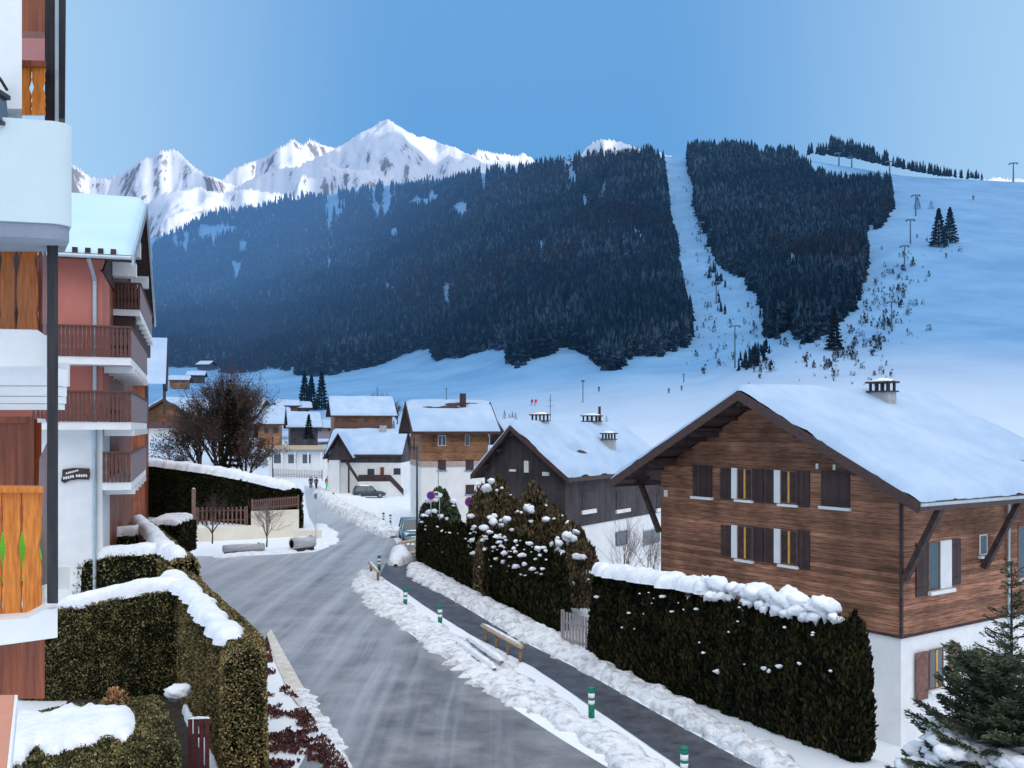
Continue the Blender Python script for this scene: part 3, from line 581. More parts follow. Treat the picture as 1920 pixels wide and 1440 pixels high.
# maroon garden gate
def picket(name,label,a,b,z0,z1,nb,bw,mat,cat='fence',rails=(.25,.8),post=True,pointed=True,th=.025,group=None):
    a=np.array(a,float);b=np.array(b,float); Ln=np.linalg.norm((b-a)[:2]); rot=math.atan2(b[1]-a[1],b[0]-a[0])
    r=thing(name,label,cat,(a[0],a[1],0),rot,group)
    H=z1-z0; m=MB()
    for i in range(nb):
        x=(i+.5)/nb*Ln; w=bw/2; top=z1+random.uniform(-.01,.01)
        if pointed: m.prism([(x-w,0,z0),(x+w,0,z0),(x+w,0,top-w),(x,0,top),(x-w,0,top-w)],(0,th,0))
        else: m.box(x-w,x+w,0,th,z0,top)
    m.build('pickets',mat,r)
    m=MB()
    for q in rails: m.box(0,Ln,th+.002,th+.045,z0+H*q-.04,z0+H*q+.04)
    m.build('rail',mat,r)
    if post:
        for x in (0,Ln): MB().box(x-.05,x+.05,-.03,.08,z0-.3,z1+.06).build('post',mat,r)
    return r
GATE=M('maroon_gate',(.075,.02,.025),(.13,.035,.04),ns=5,rough=.5)
g=picket('garden_gate','maroon vertical board garden gate topped with snow beside the foreground hedge',(-7.72,22.9),(-7.2,22.95),.3,2.08,4,.10,GATE,'gate',rails=(.2,.75),pointed=False,post=False)
snow_strip('snow_cap',[(0,0,2.06,.05),(.25,0,2.06,.05),(.52,0,2.06,.05)],g,SNC,thick=.06,step=.05,droop=.01)
# ---------------------------------------------------------------- thuja hedges
def thuja(name,label,plants,n_per,lsize,seed,mat=THU,caps=None,cat='hedge',group=None,blobs=None):
    root=thing(name,label,cat,(plants[0][0],plants[0][1],0),0,group); ox,oy=plants[0][0],plants[0][1]
    PV=[];PN=[];CV=[];CF=[]; b=0
    for (x,y,h,r) in plants:
        nz_,na=12,12; zz=np.linspace(0,1,nz_)
        rad=r*np.where(zz<.1,.8+zz*2,1.0)*np.clip((1-zz**3.0),0,1)**.55
        Z,Aa=np.meshgrid(zz,np.linspace(0,2*np.pi,na,endpoint=False),indexing='ij')
        R=rad[:,None]*(.85+.35*fbm(Aa*1.2+x*3,Z*4+y,3,seed)); V=np.stack([x-ox+R*np.cos(Aa),y-oy+R*np.sin(Aa),Z*h-.05],2).reshape(-1,3)
        fs=[]
        for i in range(nz_-1):
            for k in range(na): fs.append((i*na+k,i*na+(k+1)%na,(i+1)*na+(k+1)%na,(i+1)*na+k))
        fs=np.array(fs); c=np.array([x-ox,y-oy,0]); core=V.copy(); core[:,:2]=c[:2]+(V[:,:2]-c[:2])*.86; core[:,2]*=.96
        CV.append(core); CF.append(fs+b); b+=len(V)
        p,nr=sample_surface(V,fs,n_per); cv=p-c; cv[:,2]=0; nr=np.where((np.sum(nr*cv,1)<0)[:,None],-nr,nr); PV.append(p+nr*rng.uniform(-.10,.06,(len(p),1))); PN.append(nr)
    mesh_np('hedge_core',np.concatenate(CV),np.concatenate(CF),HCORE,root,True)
    leaf_obj('foliage',np.concatenate(PV),np.concatenate(PN),lsize,mat,root,up=1.5,out=.35,elong=2.6,jit=.45,depth=.10)
    return root
def line(a,b,n): return [(a[0]+(b[0]-a[0])*i/(n-1),a[1]+(b[1]-a[1])*i/(n-1)) for i in range(n)]
pl=[(x+random.gauss(0,.05),y+random.gauss(0,.05),3.62+random.uniform(-.22,.22)+.25*i/19,.48) for i,(x,y) in enumerate(line((3.35,37.1),(9.35,26.1),19))]
RH=thuja('thuja_hedge','dark thuja hedge with snow pillows on top in front of the large wooden chalet',pl,9000,.17,101)
pl2=[(x+.75*random.random(),y+.6,3.9+random.random()*.35,.5) for x,y in line((7.2,31.6),(10.6,25.4),7)]
pts=[(3.3,37.2,3.62,.55),(4.6,34.9,3.66,.62),(5.9,32.5,3.75,.6),(6.6,31.3,3.78,.5)]
cap_on(RH,pts,thick=.20,edge=.36,lump=1.0,ls=2.6,seed=70,nv=30,droop=.22,step=.07)
def blob_snow(root,pts,name='snow_patch',flat=.62):
    """irregular pads of snow caught in foliage: pts (x,y,z,r) world"""
    Vs=[];fs=[];b=0
    for x,y,z,r in pts:
        n1,n2=(14,20) if r>.3 else (8,10)
        th=np.linspace(0,np.pi,n1); ph=np.linspace(0,2*np.pi,n2,endpoint=False); A_,B_=np.meshgrid(th,ph,indexing='ij')
        ux,uy,uz=np.sin(A_)*np.cos(B_),np.sin(A_)*np.sin(B_),np.cos(A_)
        k=1.6 if r<=.3 else 1.25
        nz_=fbm(ux*k+x*7+uz*1.3,uy*k+z*5-uz*1.1,4,5)
        R=r*(.35+1.25*nz_); sx=random.uniform(.75,1.4); sy=random.uniform(.75,1.3)
        dz=np.where(uz<0,flat*(.5+1.4*np.clip(fbm(B_*0+ux*2.5+z*3,uy*2.5+x,3,9)-.35,0,1)*1.6),flat)
        V=np.stack([x-root.location.x+R*ux*sx,y-root.location.y+R*uy*sy,z+R*uz*dz],2).reshape(-1,3); Vs.append(V)
        for i in range(n1-1):
            for q in range(n2): fs.append((b+i*n2+q,b+(i+1)*n2+q,b+(i+1)*n2+(q+1)%n2,b+i*n2+(q+1)%n2))
        b+=len(V)
    return mesh_np(name,np.concatenate(Vs),np.array(fs),SNC,root,True)
cu=[]
for (t_,r_) in [(.50,.34),(.545,.42),(.60,.34),(.635,.26),(.685,.40),(.73,.32),(.79,.50),(.82,.36),(.90,.42),(.925,.3)]:
    x=3.35+6.0*t_; y=37.1-11.0*t_; z=3.78+.16*t_
    cu.append((x,y,z,r_*.85)); 
    for q in range(2): cu.append((x+random.uniform(-.3,.3),y+random.uniform(-.4,.3)-.15,z-.18-random.random()*.25,r_*.5))
for c_ in cu: blob_snow(RH,[c_],'snow_cushion',.85)
def hedge_face_blobs(a,b,h,n,off,rlo,rhi,zlo=.3):
    out=[]
    a=np.array(a);b=np.array(b); d=(b-a)/np.linalg.norm(b-a); nn=np.array([-d[1],d[0]]); nn=nn if nn[1]<0 else -nn
    for i in range(n):
        t_=random.random(); p=a+(b-a)*t_+nn*off; out.append((p[0],p[1],h*(zlo+(1-zlo)*random.random()**.6),rlo+(rhi-rlo)*random.random()**2.5))
    return out
blob_snow(RH,hedge_face_blobs((3.35,37.1),(9.35,26.1),3.5,30,.52,.03,.15))
pl=[(x+random.gauss(0,.06),y+random.gauss(0,.06),2.7+1.0*i/26+random.uniform(-.3,.4),.56) for i,(x,y) in enumerate(line((-5.75,64.5),(2.05,43.0),27))]
MHd=thuja('thuja_hedge','dark thuja hedge beside the footpath with uneven pointed tops and specks of snow',pl,4200,.20,131)
blob_snow(MHd,hedge_face_blobs((-2.0,54.5),(2.05,43.0),3.6,85,.55,.04,.22,.45)+hedge_face_blobs((-5.75,64.5),(-2,54.5),2.8,14,.55,.04,.14))
# tall olive arborvitae behind it
olive=[]
for i,(px,pt,Y,r) in enumerate([(905,905,56,1.15),(935,888,55,1.05),(962,930,54,.9),(1000,900,53,1.3),(1040,945,51.5,1.1),(1072,975,50,1.15),(985,985,51,1.1),(925,985,52,1.2),(1092,1010,48.5,.85)]):
    x,y,z=P(px,pt,Y); olive.append((x,y,z,r*.78))
lab=['tall olive thuja tree, leftmost of the clump behind the footpath hedge','tallest dark olive thuja with twin tops behind the footpath hedge','slim olive thuja squeezed between two broader ones behind the hedge','broad brownish thuja in the middle of the clump behind the footpath hedge','olive thuja right of the broad brown one with a snow pad halfway up','rounded olive thuja in front of the dark chalet wall','squat thuja loaded with snow at the centre of the clump','squat thuja with a large snow pad behind the hedge tops','small rightmost thuja beside the white house wall']
for (x,y,h,r),lb in zip(olive,lab):
    t_=thuja('thuja_tree',lb,[(x,y,h,r),(x+.35,y+.2,h*.93,r*.7),(x-.4,y-.1,h*.9,r*.7)],5200,.24,200+int(h*10),THUB,cat='tree',group='thuja trees behind the footpath hedge')
    blob_snow(t_,[(x+random.uniform(-.9,.9)*r,y-r*random.uniform(.55,.9),h*random.uniform(.35,.9),random.choice([.06,.08,.10,.13,.2])) for _ in range(9)],flat=.8)
BLB=[]
for (cx,cy,sx,sy,n,Y) in [(925,995,22,22,14,53),(940,975,10,12,6,53),(905,915,16,8,5,54),(1050,1030,20,14,12,49.5),(1068,1010,14,8,6,49.5),(1000,1045,30,14,8,50),(985,955,8,6,3,51)]:
    for _ in range(int(n*.7)): BLB.append((cx+random.gauss(0,sx*.6),cy+random.gauss(0,sy*.6),Y+random.uniform(-.6,.4),random.uniform(.10,.27)))
r=thing('snow_pads','thick broken snow pads caught between the thuja trees above the footpath hedge','snow',P(925,990,52)[:2]+(0,))
blob_snow(r,[(*P(px,py,Y-.45),rad) for px,py,Y,rad in BLB],'snow_pad',flat=.95)
r_c=thing('snow_cushion','small rounded cushion of snow behind the front hedge, beside the garden gate','snow',(-8.5,24.9,0)); blob_snow(r_c,[(-8.6,24.9,2.15,.34)],'snow_pad')
# small grey picket gate between the hedges
picket('picket_gate','small weathered grey picket gate standing in the gap between the two thuja hedges',(2.05,39.4),(3.1,38.0),.05,1.45,9,.12,PICKG,'gate',rails=(.2,.7),pointed=False)
# ---------------------------------------------------------------- spruce at lower right
def spruce(name,label,x,y,z0,h,rad,whorls,nper,mat=SPR,snow=0,density=1.0,seed=0,topthin=.55,group=None,nl=.16,power=.9,droop=.25):
    rs=np.random.default_rng(seed); root=thing(name,label,'tree',(x,y,z0),0,group)
    tk=MB(); tk.tube([(0,0,0),(0,0,h*.5),(0,0,h)],[.03*h*.45,.02*h*.4,.01],7); tk.build('trunk',BARK,root)
    PP=[];NN=[];br=MB();sb_=[]
    for i in range(whorls):
        f=i/(whorls-1); z=h*(.04+.95*f**.95); Lb=rad*(1-f)**power+.12
        for k in range(nper if f<.7 else max(3,nper-2)):
            a=2*math.pi*(k+rs.random())/nper+i*.7; L_=Lb*(.7+.45*rs.random()); d=np.array([math.cos(a),math.sin(a)])
            up0=.12+.45*f; pts=[]
            for s in np.linspace(0,1,6): pts.append((d[0]*L_*s,d[1]*L_*s,z+L_*(up0*s-droop*2.2*s*s*(1-f)+.12*s**3)))
            br.tube(pts,[.03*(1-f)+.01]*5+[.004],4,False)
            m=int(L_*95*density*(topthin if f>.6 else 1))+6; pa=np.array(pts)
            s=rs.random(m)**.75; idx=s*5; i0=np.minimum(idx.astype(int),4); q=pa[i0]+(pa[i0+1]-pa[i0])*(idx-i0)[:,None]
            sidev=np.array([-d[1],d[0],0]); spread=(.10+.32*L_*(s*(1.05-s))*1.6)[:,None]*rs.uniform(-1,1,(m,1)); 
            q=q+sidev*spread+np.stack([0*s,0*s,-np.abs(spread[:,0])*.25+rs.normal(0,.03,m)],1)
            nrm=np.array([d[0],d[1],.15])*.8+sidev*np.sign(spread)*.7; PP.append(q);NN.append(nrm/np.linalg.norm(nrm,axis=1)[:,None])
            if snow and rs.random()<snow and f<.62:
                for s_ in np.linspace(.3,.95,6):
                    jx=int(min(4,s_*5)); w_=.20+.26*L_*(s_*(1.1-s_)); sb_.append((x+pts[jx][0]+rs.normal(0,.08),y+pts[jx][1]+rs.normal(0,.08),z0*0+pts[jx][2]+.16,w_))
    br.build('branches',BARK,root); leaf_obj('foliage',np.concatenate(PP),np.concatenate(NN),nl,mat,root,up=.15,out=1.0,elong=4.2,jit=.35,depth=.02)
    if sb_: blob_snow(root,sb_)
    return root
spruce('spruce_tree','dense bushy snow laden spruce in the near right corner in front of the chalet base',10.7,21.2,-2.3,6.2,2.55,20,13,snow=.75,density=4.6,seed=4,nl=.12,power=.42,droop=.2)
spruce('spruce_tree','thin sparse spruce top with bare looking twigs rising beside the chalet side wall',12.55,24.2,-2.3,7.9,2.3,28,6,snow=.02,density=1.6,seed=9,nl=.10)
spruce('spruce_tree','low bushy spruce filling the very bottom right corner',9.1,18.6,-1.8,4.0,1.3,12,10,snow=.2,density=5.0,seed=12,nl=.11,power=.5)
# ---------------------------------------------------------------- buildings
def frame(O,rot):
    c,s=math.cos(rot),math.sin(rot)
    def fac(px,py,y0=0.0):
        dx=(px-960)/F; t_=(y0-s*O[0]+c*O[1])/(-s*dx+c); X,Y=t_*dx,t_
        return c*(X-O[0])+s*(Y-O[1]), CH+(HY-py)/F*t_
    def sid(px,py,x0):
        dx=(px-960)/F; t_=(x0+c*O[0]+s*O[1])/(c*dx+s); X,Y=t_*dx,t_
        return -s*(X-O[0])+c*(Y-O[1]), CH+(HY-py)/F*t_
    return fac,sid
def FR(a,b,c): return (a,-b,c)
def RIGHT(w): return lambda a,b,c:(w+b,a,c)
LEFT=lambda a,b,c:(-b,a,c)
def window_(*a): pass
def window(parent,fn,x0,x1,z0,z1,frm=YEL,sill=True,panes=2,shut=None,sm=SHUT,sillm=None,glass=GLS,depth=.05,name='window'):
    t=.045 if x1-x0>.5 else .03
    f=MB(fn); f.box(x0,x1,.0,.03,z1-t,z1).box(x0,x1,.0,.03,z0,z0+t).box(x0,x0+t,.0,.03,z0+t,z1-t).box(x1-t,x1,.0,.03,z0+t,z1-t)
    for k in range(1,panes):
        xm=x0+(x1-x0)*k/panes
        if frm is not YEL: f.box(xm-t*.5,xm+t*.5,.0,.035,z0+t,z1-t)
    w=f.build(name,PICK if frm is YEL else frm,parent)
    if frm is YEL and panes>1: MB(fn).box(xm-.045,xm+.045,.0,.04,z0+t+.002,z1-t-.002).build('mullion',YEL,w)
    MB(fn).box(x0+t*.5,x1-t*.5,.002,.012,z0+t*.5,z1-t*.5).build('pane',glass,w)
    if sill: MB(fn).box(x0-.08,x1+.08,0,.16,z0-.12,z0-.02).build('sill',sillm or WHT,w,bevel=.01)
    if shut:
        for s in shut:
            a,b=(x0-(x1-x0)*.52,x0-.02) if s=='l' else (x1+.02,x1+(x1-x0)*.52)
            shutter(parent,fn,a,b,z0,z1,sm)
    return w
def shutter(parent,fn,a,b,z0,z1,mat=SHUT):
    m=MB(fn).box(a,b,.015,.055,z0,z1); 
    for q in (.15,.85): m.box(a+.02,b-.02,.055,.075,z0+(z1-z0)*q-.04,z0+(z1-z0)*q+.04)
    return m.build('shutter',mat,parent)
def gable_roof(r,w,d,ez,rz,ox,of,ob,th=.2,snow=.35,roofm=DK,snowm=SNR,fm=FASC,rx=None,seed=1,fh=.30,purl=True,soffit=None,bald=None):
    """ridge along y; eaves at x=-ox and w+ox at height ez (top of slab), ridge at rx"""
    rx=w/2 if rx is None else rx; y0,y1=-of,d+ob
    m=MB()
    for (xe,sg) in ((-ox,-1),(w+ox,1)):
        m.hexa([(xe,y0,ez-th),(rx,y0,rz-th),(rx,y1,rz-th),(xe,y1,ez-th)][::1],[(xe,y0,ez),(rx,y0,rz),(rx,y1,rz),(xe,y1,ez)])
    rf=m.build('roof',roofm,r)
    for xe in (-ox,w+ox):
        for yy in (y0-.045,y1+.003):
            m=MB().hexa([(xe,yy,ez-fh),(rx,yy,rz-fh),(rx,yy+.042,rz-fh),(xe,yy+.042,ez-fh)],[(xe,yy,ez+.03),(rx,yy,rz+.03),(rx,yy+.042,rz+.03),(xe,yy+.042,ez+.03)])
            m.build('bargeboard',fm,rf)
    for xe in (-ox-.05,w+ox+.003): MB().box(xe,xe+.047,y0,y1,ez-fh*.8,ez+.03).build('fascia',fm,rf)
    if purl:
        m=MB()
        for f in (.0,.33,.66,.98):
            for sx in (-ox,w+ox):
                x=sx+(rx-sx)*f; z=ez+(rz-ez)*f-th
                if f in(.0,): continue
                m.box(x-.12,x+.12,y0+.15,.0,z-.27-abs(.12*(rz-ez)/(rx-sx)),z-.06-abs(.12*(rz-ez)/(rx-sx)))
        m.build('purlin',DK,rf)
    # snow: grid u along y, v across
    nu,nv=int(max(12,(y1-y0)/.25)),70
    u=np.linspace(0,1,nu); v=np.linspace(0,1,nv); U,Vv=np.meshgrid(u,v,indexing='ij')
    xs=np.where(Vv<.5,-ox-.02+(rx+ox+.02)*(Vv*2),rx+(w+ox+.02-rx)*(Vv*2-1)); X=xs
    zr=np.where(Vv<.5,ez+(rz-ez)*Vv*2,rz+(ez-rz)*(Vv*2-1)); sl=.35/abs(w/2+ox)
    zr=np.where(np.abs(Vv-.5)<.03,np.minimum(zr,rz-.05),zr)
    Y=y0+.02+(y1-y0-.04)*U
    X=X+np.where(Vv<.04,-1,np.where(Vv>.96,1,0))*.16*(fbm(Y*1.3+seed,Y*0,4,seed+2)-.35); Y=Y+np.where(U<.03,-1,np.where(U>.97,1,0))*.10*(fbm(X*1.3+seed,X*0,4,seed+4)-.4)
    dE=np.minimum(np.minimum(X-(-ox-.02),(w+ox+.02)-X),np.minimum(Y-y0-.02,y1-.02-Y)); e=np.clip(dE/.35,0,1)**.45
    H=snow*e*(.6+.8*fbm((X+seed*9)*.45,Y*.45,4,seed))
    if bald is not None:
        for (bx,by,rx_,ry_) in bald:
            q=((X-bx)/rx_)**2+((Y-by)/ry_)**2; H=H-snow*1.25*np.clip(1.35-q-.9*(fbm(X*1.1,Y*1.1,3,seed+9)-.5),0,1)
    Z=zr+H+.012
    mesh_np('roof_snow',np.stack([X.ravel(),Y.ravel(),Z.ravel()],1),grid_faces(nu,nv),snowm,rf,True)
    return rf
def gable_wall(r,w,d,zb,ez,rz,mat,rx=None,name='wall',ox=0,inset=0,label=None):
    """walls from zb up to the roof slope passing through eave line (roof slope extended from -ox,ez)"""
    rx=w/2 if rx is None else rx; sl=(rz-ez)/(rx+ox); zl=ez+sl*ox-.21; sr=(rz-ez)/(w+ox-rx); zr_=ez+sr*ox-.21
    i=inset
    pts=[(i,i,zb),(w-i,i,zb),(w-i,i,zr_),(rx,i,rz-.22),(i,i,zl)]
    return MB().prism(pts,(0,d-2*i,0)).build(name,mat,r,label=label)
def chimney(r,x,y,z0,z1,wx=.5,wy=.5,cap=True,mat=None):
    c=MB().box(x-wx/2,x+wx/2,y-wy/2,y+wy/2,z0,z1).build('chimney',mat or M('chimney_render_%d'%random.randrange(9999),(.3,.31,.3),(.45,.46,.45),ns=3,rough=.9),r)
    if cap:
        m=MB(); n=4
        for k in range(n):
            xx=x-wx/2+.06+(wx-.12)*k/(n-1)
            for yy in (y-wy/2+.06,y+wy/2-.06): m.box(xx-.045,xx+.045,yy-.045,yy+.045,z1,z1+.32)
        m.box(x-wx/2-.1,x+wx/2+.1,y-wy/2-.1,y+wy/2+.1,z1+.321,z1+.40)
        m.box(x-wx/2-.08,x+wx/2+.08,y-wy/2-.08,y+wy/2+.08,z1-.06,z1-.001)
        k_=m.build('chimney_cap',DK,c)
        snow_strip('chimney_snow',[(x-wx/2-.05,y,z1+.40,wy/2+.06),(x,y,z1+.40,wy/2+.06),(x+wx/2+.05,y,z1+.40,wy/2+.06)],c,SNC,thick=.14,step=.08,droop=0,edge=.1)
    return c
# ---- large wooden chalet, right
O=(6.8,44.0); ROT=math.atan2(-10,6.9); Wc,Dc=12.2,11.0
R=thing('chalet','large brown timber chalet with snow roof and dark shutters behind the right thuja hedge','house',(O[0],O[1],0),ROT)
fac,sid=frame(O,ROT)
gable_wall(R,Wc,Dc,1.57,6.5,10.35,WOOD,rx=6.1,ox=1.7)
MB().box(.06,Wc-.06,.06,Dc-.06,-2.6,1.565).build('plinth',WHT,R)
MB().box(-.03,Wc+.03,-.03,Dc+.03,1.52,1.62).build('sill_beam',DK,R)
MB().box(Wc-.05,Wc+.05,-.05,.05,1.62,7.25).build('corner_board',DK,R)
gable_roof(R,Wc,Dc,6.5,10.4,1.7,1.6,.8,rx=6.1,th=.18,snow=.34,seed=3,fh=.36,purl=True,bald=[(12.0,8.8,.55,.8)])
m=MB()
for s in range(14):
    y=-1.45+.95*s*0
# rafters visible under the verge
for f in np.linspace(.12,.92,8):
    for sx in (-1.7,13.9):
        x=sx+(6.1-sx)*f; z=6.5+3.9*f-.2
        m.box(x-.05,x+.05,-1.5,.0,z-.16-.03,z-.03-.03)
m.build('rafter',DK,R)
for x0,x1,yt in ((0,1.7,0),):
    MB().bar((0,-.1,4.2),(-1.25,-.1,6.35),.2).build('brace',DK,R)
MB().bar((0,-.1,6.45),(-1.6,-.1,6.45),.2).build('eave_beam',DK,R)
for yy in (.05,5.2,10.6): MB().bar((Wc+.1,yy,3.6),(Wc+1.45,yy,6.25),.24,.2).build('brace',DK,R); MB().bar((Wc,yy,6.32),(Wc+1.6,yy,6.32),.2).build('eave_beam',DK,R)
MB().tube([(Wc+1.72,-1.6,6.42),(Wc+1.72,11.8,6.42)],.07,8).build('gutter',PIPE,R)
def pr(px0,py0,px1,py1): # pixel box on the facade -> local rect
    xm=(px0+px1)/2; a,_=fac(px0,(py0+py1)/2); b,_=fac(px1,(py0+py1)/2); _,zt=fac(xm,py0); _,zb=fac(xm,py1); return a,b,zb,zt
for b_ in [(1373,878,1411,936),(1453,882,1495,944),(1373,986,1412,1048),(1453,993,1496,1058)]:
    a,b2,z0,z1=pr(*b_); wv=b2-a; MB(FR).box(a-.06,b2+.02,.004,.014,z0-.03,z1+.03).build('window_reveal',DK,R)
    MB(FR).box(a,a+wv*.27,.02,.07,z0,z1).build('open_sash',WHT,R)
    window(R,FR,a+wv*.27,b2,z0,z1,panes=2)
for b_ in [(1352,877,1371,936),(1413,879,1432,941),(1434,881,1452,943),(1495,883,1519,950),(1353,984,1371,1042),(1413,988,1432,1052),(1434,990,1452,1054),(1497,994,1519,1066)]:
    a,b2,z0,z1=pr(*b_); shutter(R,FR,a,b2,z0,z1)
for b_ in [(1300,872,1336,931),(1541,883,1594,950)]:
    a,b2,z0,z1=pr(*b_); sh=shutter(R,FR,a,b2,z0,z1); sh['label']='closed pair of dark shutters'
    MB(FR).box(a-.06,b2+.06,0,.15,z0-.12,z0-.01).build('sill',WHT,R)
for px,py in ((1533,874),(1565,876)):
    x,z=fac(px,py); MB(FR).box(x-.05,x+.05,.0,.05,z-.1,z+.1).build('vent_box',WHT,R)
x,z=fac(1249,925); MB(FR).box(x-.1,x+.1,.0,.05,z-.15,z+.15).build('house_plate',WHT,R)
fn=RIGHT(Wc)
def ps(px0,py0,px1,py1):
    xm=(px0+px1)/2; a,_=sid(px0,py0,Wc); b,_=sid(px1,py0,Wc); _,zt=sid(xm,py0,Wc); _,zb=sid(xm,py1,Wc); return a,b,zb,zt
a,b2,z0,z1=ps(1740,1014,1782,1104); window(R,fn,a,a+(b2-a)*.5,z0,z1,panes=1,sill=False); MB(fn).box(a+(b2-a)*.5,b2,.02,.06,z0,z1).build('open_sash',WHT,R); MB(fn).box(a-.1,b2+.05,.0,.2,z0-.15,z0-.02).build('sill',WHT,R)
for q in [(1716,1018,1738,1118),(1783,1010,1799,1096)]: a,b2,z0,z1=ps(*q); shutter(R,fn,a,b2,z0,z1)
a,b2,z0,z1=ps(1836,1002,1850,1040); window(R,fn,a,b2,z0,z1,panes=1,frm=WHT)
a,b2,z0,z1=ps(1908,985,1925,1082); window(R,fn,a,b2+.5,z0,z1,panes=2,shut='r')
a,b2,z0,z1=ps(1742,1216,1768,1290); window(R,fn,a,b2,z0,z1,panes=2); 
for q in [(1716,1222,1738,1312),(1780,1206,1797,1284)]: a,b2,z0,z1=ps(*q); shutter(R,fn,a,b2,z0,z1,PICK)
a,_=sid(1886,1000,Wc); MB(fn).tube([(a,.12,6.2),(a,.12,-2.3)],.055,8).build('downpipe',PIPE,R)
chimney(R,7.2,6.2,9.2,10.55,.95,.6)
# ---- house behind it: dark gable with big snow roof
def eave_pts(): pass
# right-hand eave corner (785,745 of zoom) etc: gable faces the road
O2=P(908,880,62.0); 
Oh=(-1.75,62.0); Rh=math.radians(-33)
H2=thing('chalet','dark boarded chalet with white ground floor and long smooth snow roof beyond the hedge','house',(Oh[0],Oh[1],0),Rh)
fac2,sid2=frame(Oh,Rh)
_,ezz=fac2(908,890); xr,_=fac2(1060,905)
W2=xr; xa,rz2=fac2(968,798); D2=14.5
gable_wall(H2,W2,D2,2.75,ezz,rz2,DWOOD,rx=xa,ox=.6)
MB().box(.05,W2-.05,.05,D2-.05,-1.2,2.745).build('plinth',WHT,H2)
gable_roof(H2,W2,D2,ezz,rz2,.6,.7,.5,rx=xa,snow=.35,seed=7,fh=.3,bald=[(W2*.80,3.9,.4,1.3)])
fn2=RIGHT(W2)
def p2(px0,py0,px1,py1):
    xm=(px0+px1)/2; a,_=sid2(px0,py0,W2); b,_=sid2(px1,py0,W2); _,zt=sid2(xm,py0,W2); _,zb=sid2(xm,py1,W2); return a,b,zb,zt
for q,pn in [((1155,996,1176,1022),1),((1207,993,1237,1020),2)]: a,b2,z0,z1=p2(*q); window(H2,fn2,a,b2,z0,z1,frm=SHUT if pn==1 else PICKG,panes=pn,sill=False)
for q in [(1090,956,1116,963),(1154,955,1180,961),(1230,953,1245,959)]:
    a,b2,z0,z1=p2(*q); MB(fn2).box(a,b2,.0,.12,z0,z1+.02).build('sill',WHT,H2); MB(fn2).box(a+.1,b2-.1,.0,.03,z1+.05,z1+1.2).build('shutter',DWOOD,H2)
for q in [(984,864,992,886),(956,880,968,884),(1018,885,1030,892)]:
    xm=(q[0]+q[2])/2; a,_=fac2(q[0],q[1]); b2,_=fac2(q[2],q[1]); _,zt=fac2(xm,q[1]); _,zb=fac2(xm,q[3]); MB(FR).box(a,b2,.0,.1,zb,zt).build('sill' if zt-zb<.5 else 'window_frame',WHT,H2)
sl2=(rz2-ezz)/(W2+.6-xa)
for px,py,Yd,ww in ((1048,785,None,1.1),(1163,790,None,1.3),(1178,822,None,.95)):
    # put the chimneys on the roof slope facing the camera / on the ridge
    pass
chimney(H2,xa-.2,3.2,rz2-.4,rz2+.35,1.0,.6); chimney(H2,xa-.2,10.4,rz2-.4,rz2+.35,1.2,.7); chimney(H2,xa+2.3,8.2,rz2-2.0,rz2-.9,.8,.6)
MB().tube([(xa,11.2,rz2+.3),(xa,11.2,rz2+1.4)],.10,8).build('flue_pipe',DK,H2)
ant=MB(); ant.tube([(xa,4.2,rz2),(xa,4.2,rz2+2.1)],.02,5).bar((xa-.3,4.2,rz2+1.3),(xa+.3,4.2,rz2+1.3),.02).bar((xa,3.9,rz2+1.7),(xa,4.5,rz2+1.7),.02); ant.build('antenna',LAMPM,H2)
# ---- tall half timbered house
def simple_house(name,label,px0,py0,Y,rotdeg,w,d,zb,split,ez,rz,low,up,ridge='y',ox=.6,of=.8,seed=1,snow=.3,rx=None,z0=None,**k):
    pass
Ot=(-8.14,86.5); Rt=math.radians(14)
H3=thing('house','tall white house with timber upper storey and steep snow roof beside the car park','house',(Ot[0],Ot[1],0),Rt)
fac3,sid3=frame(Ot,Rt)
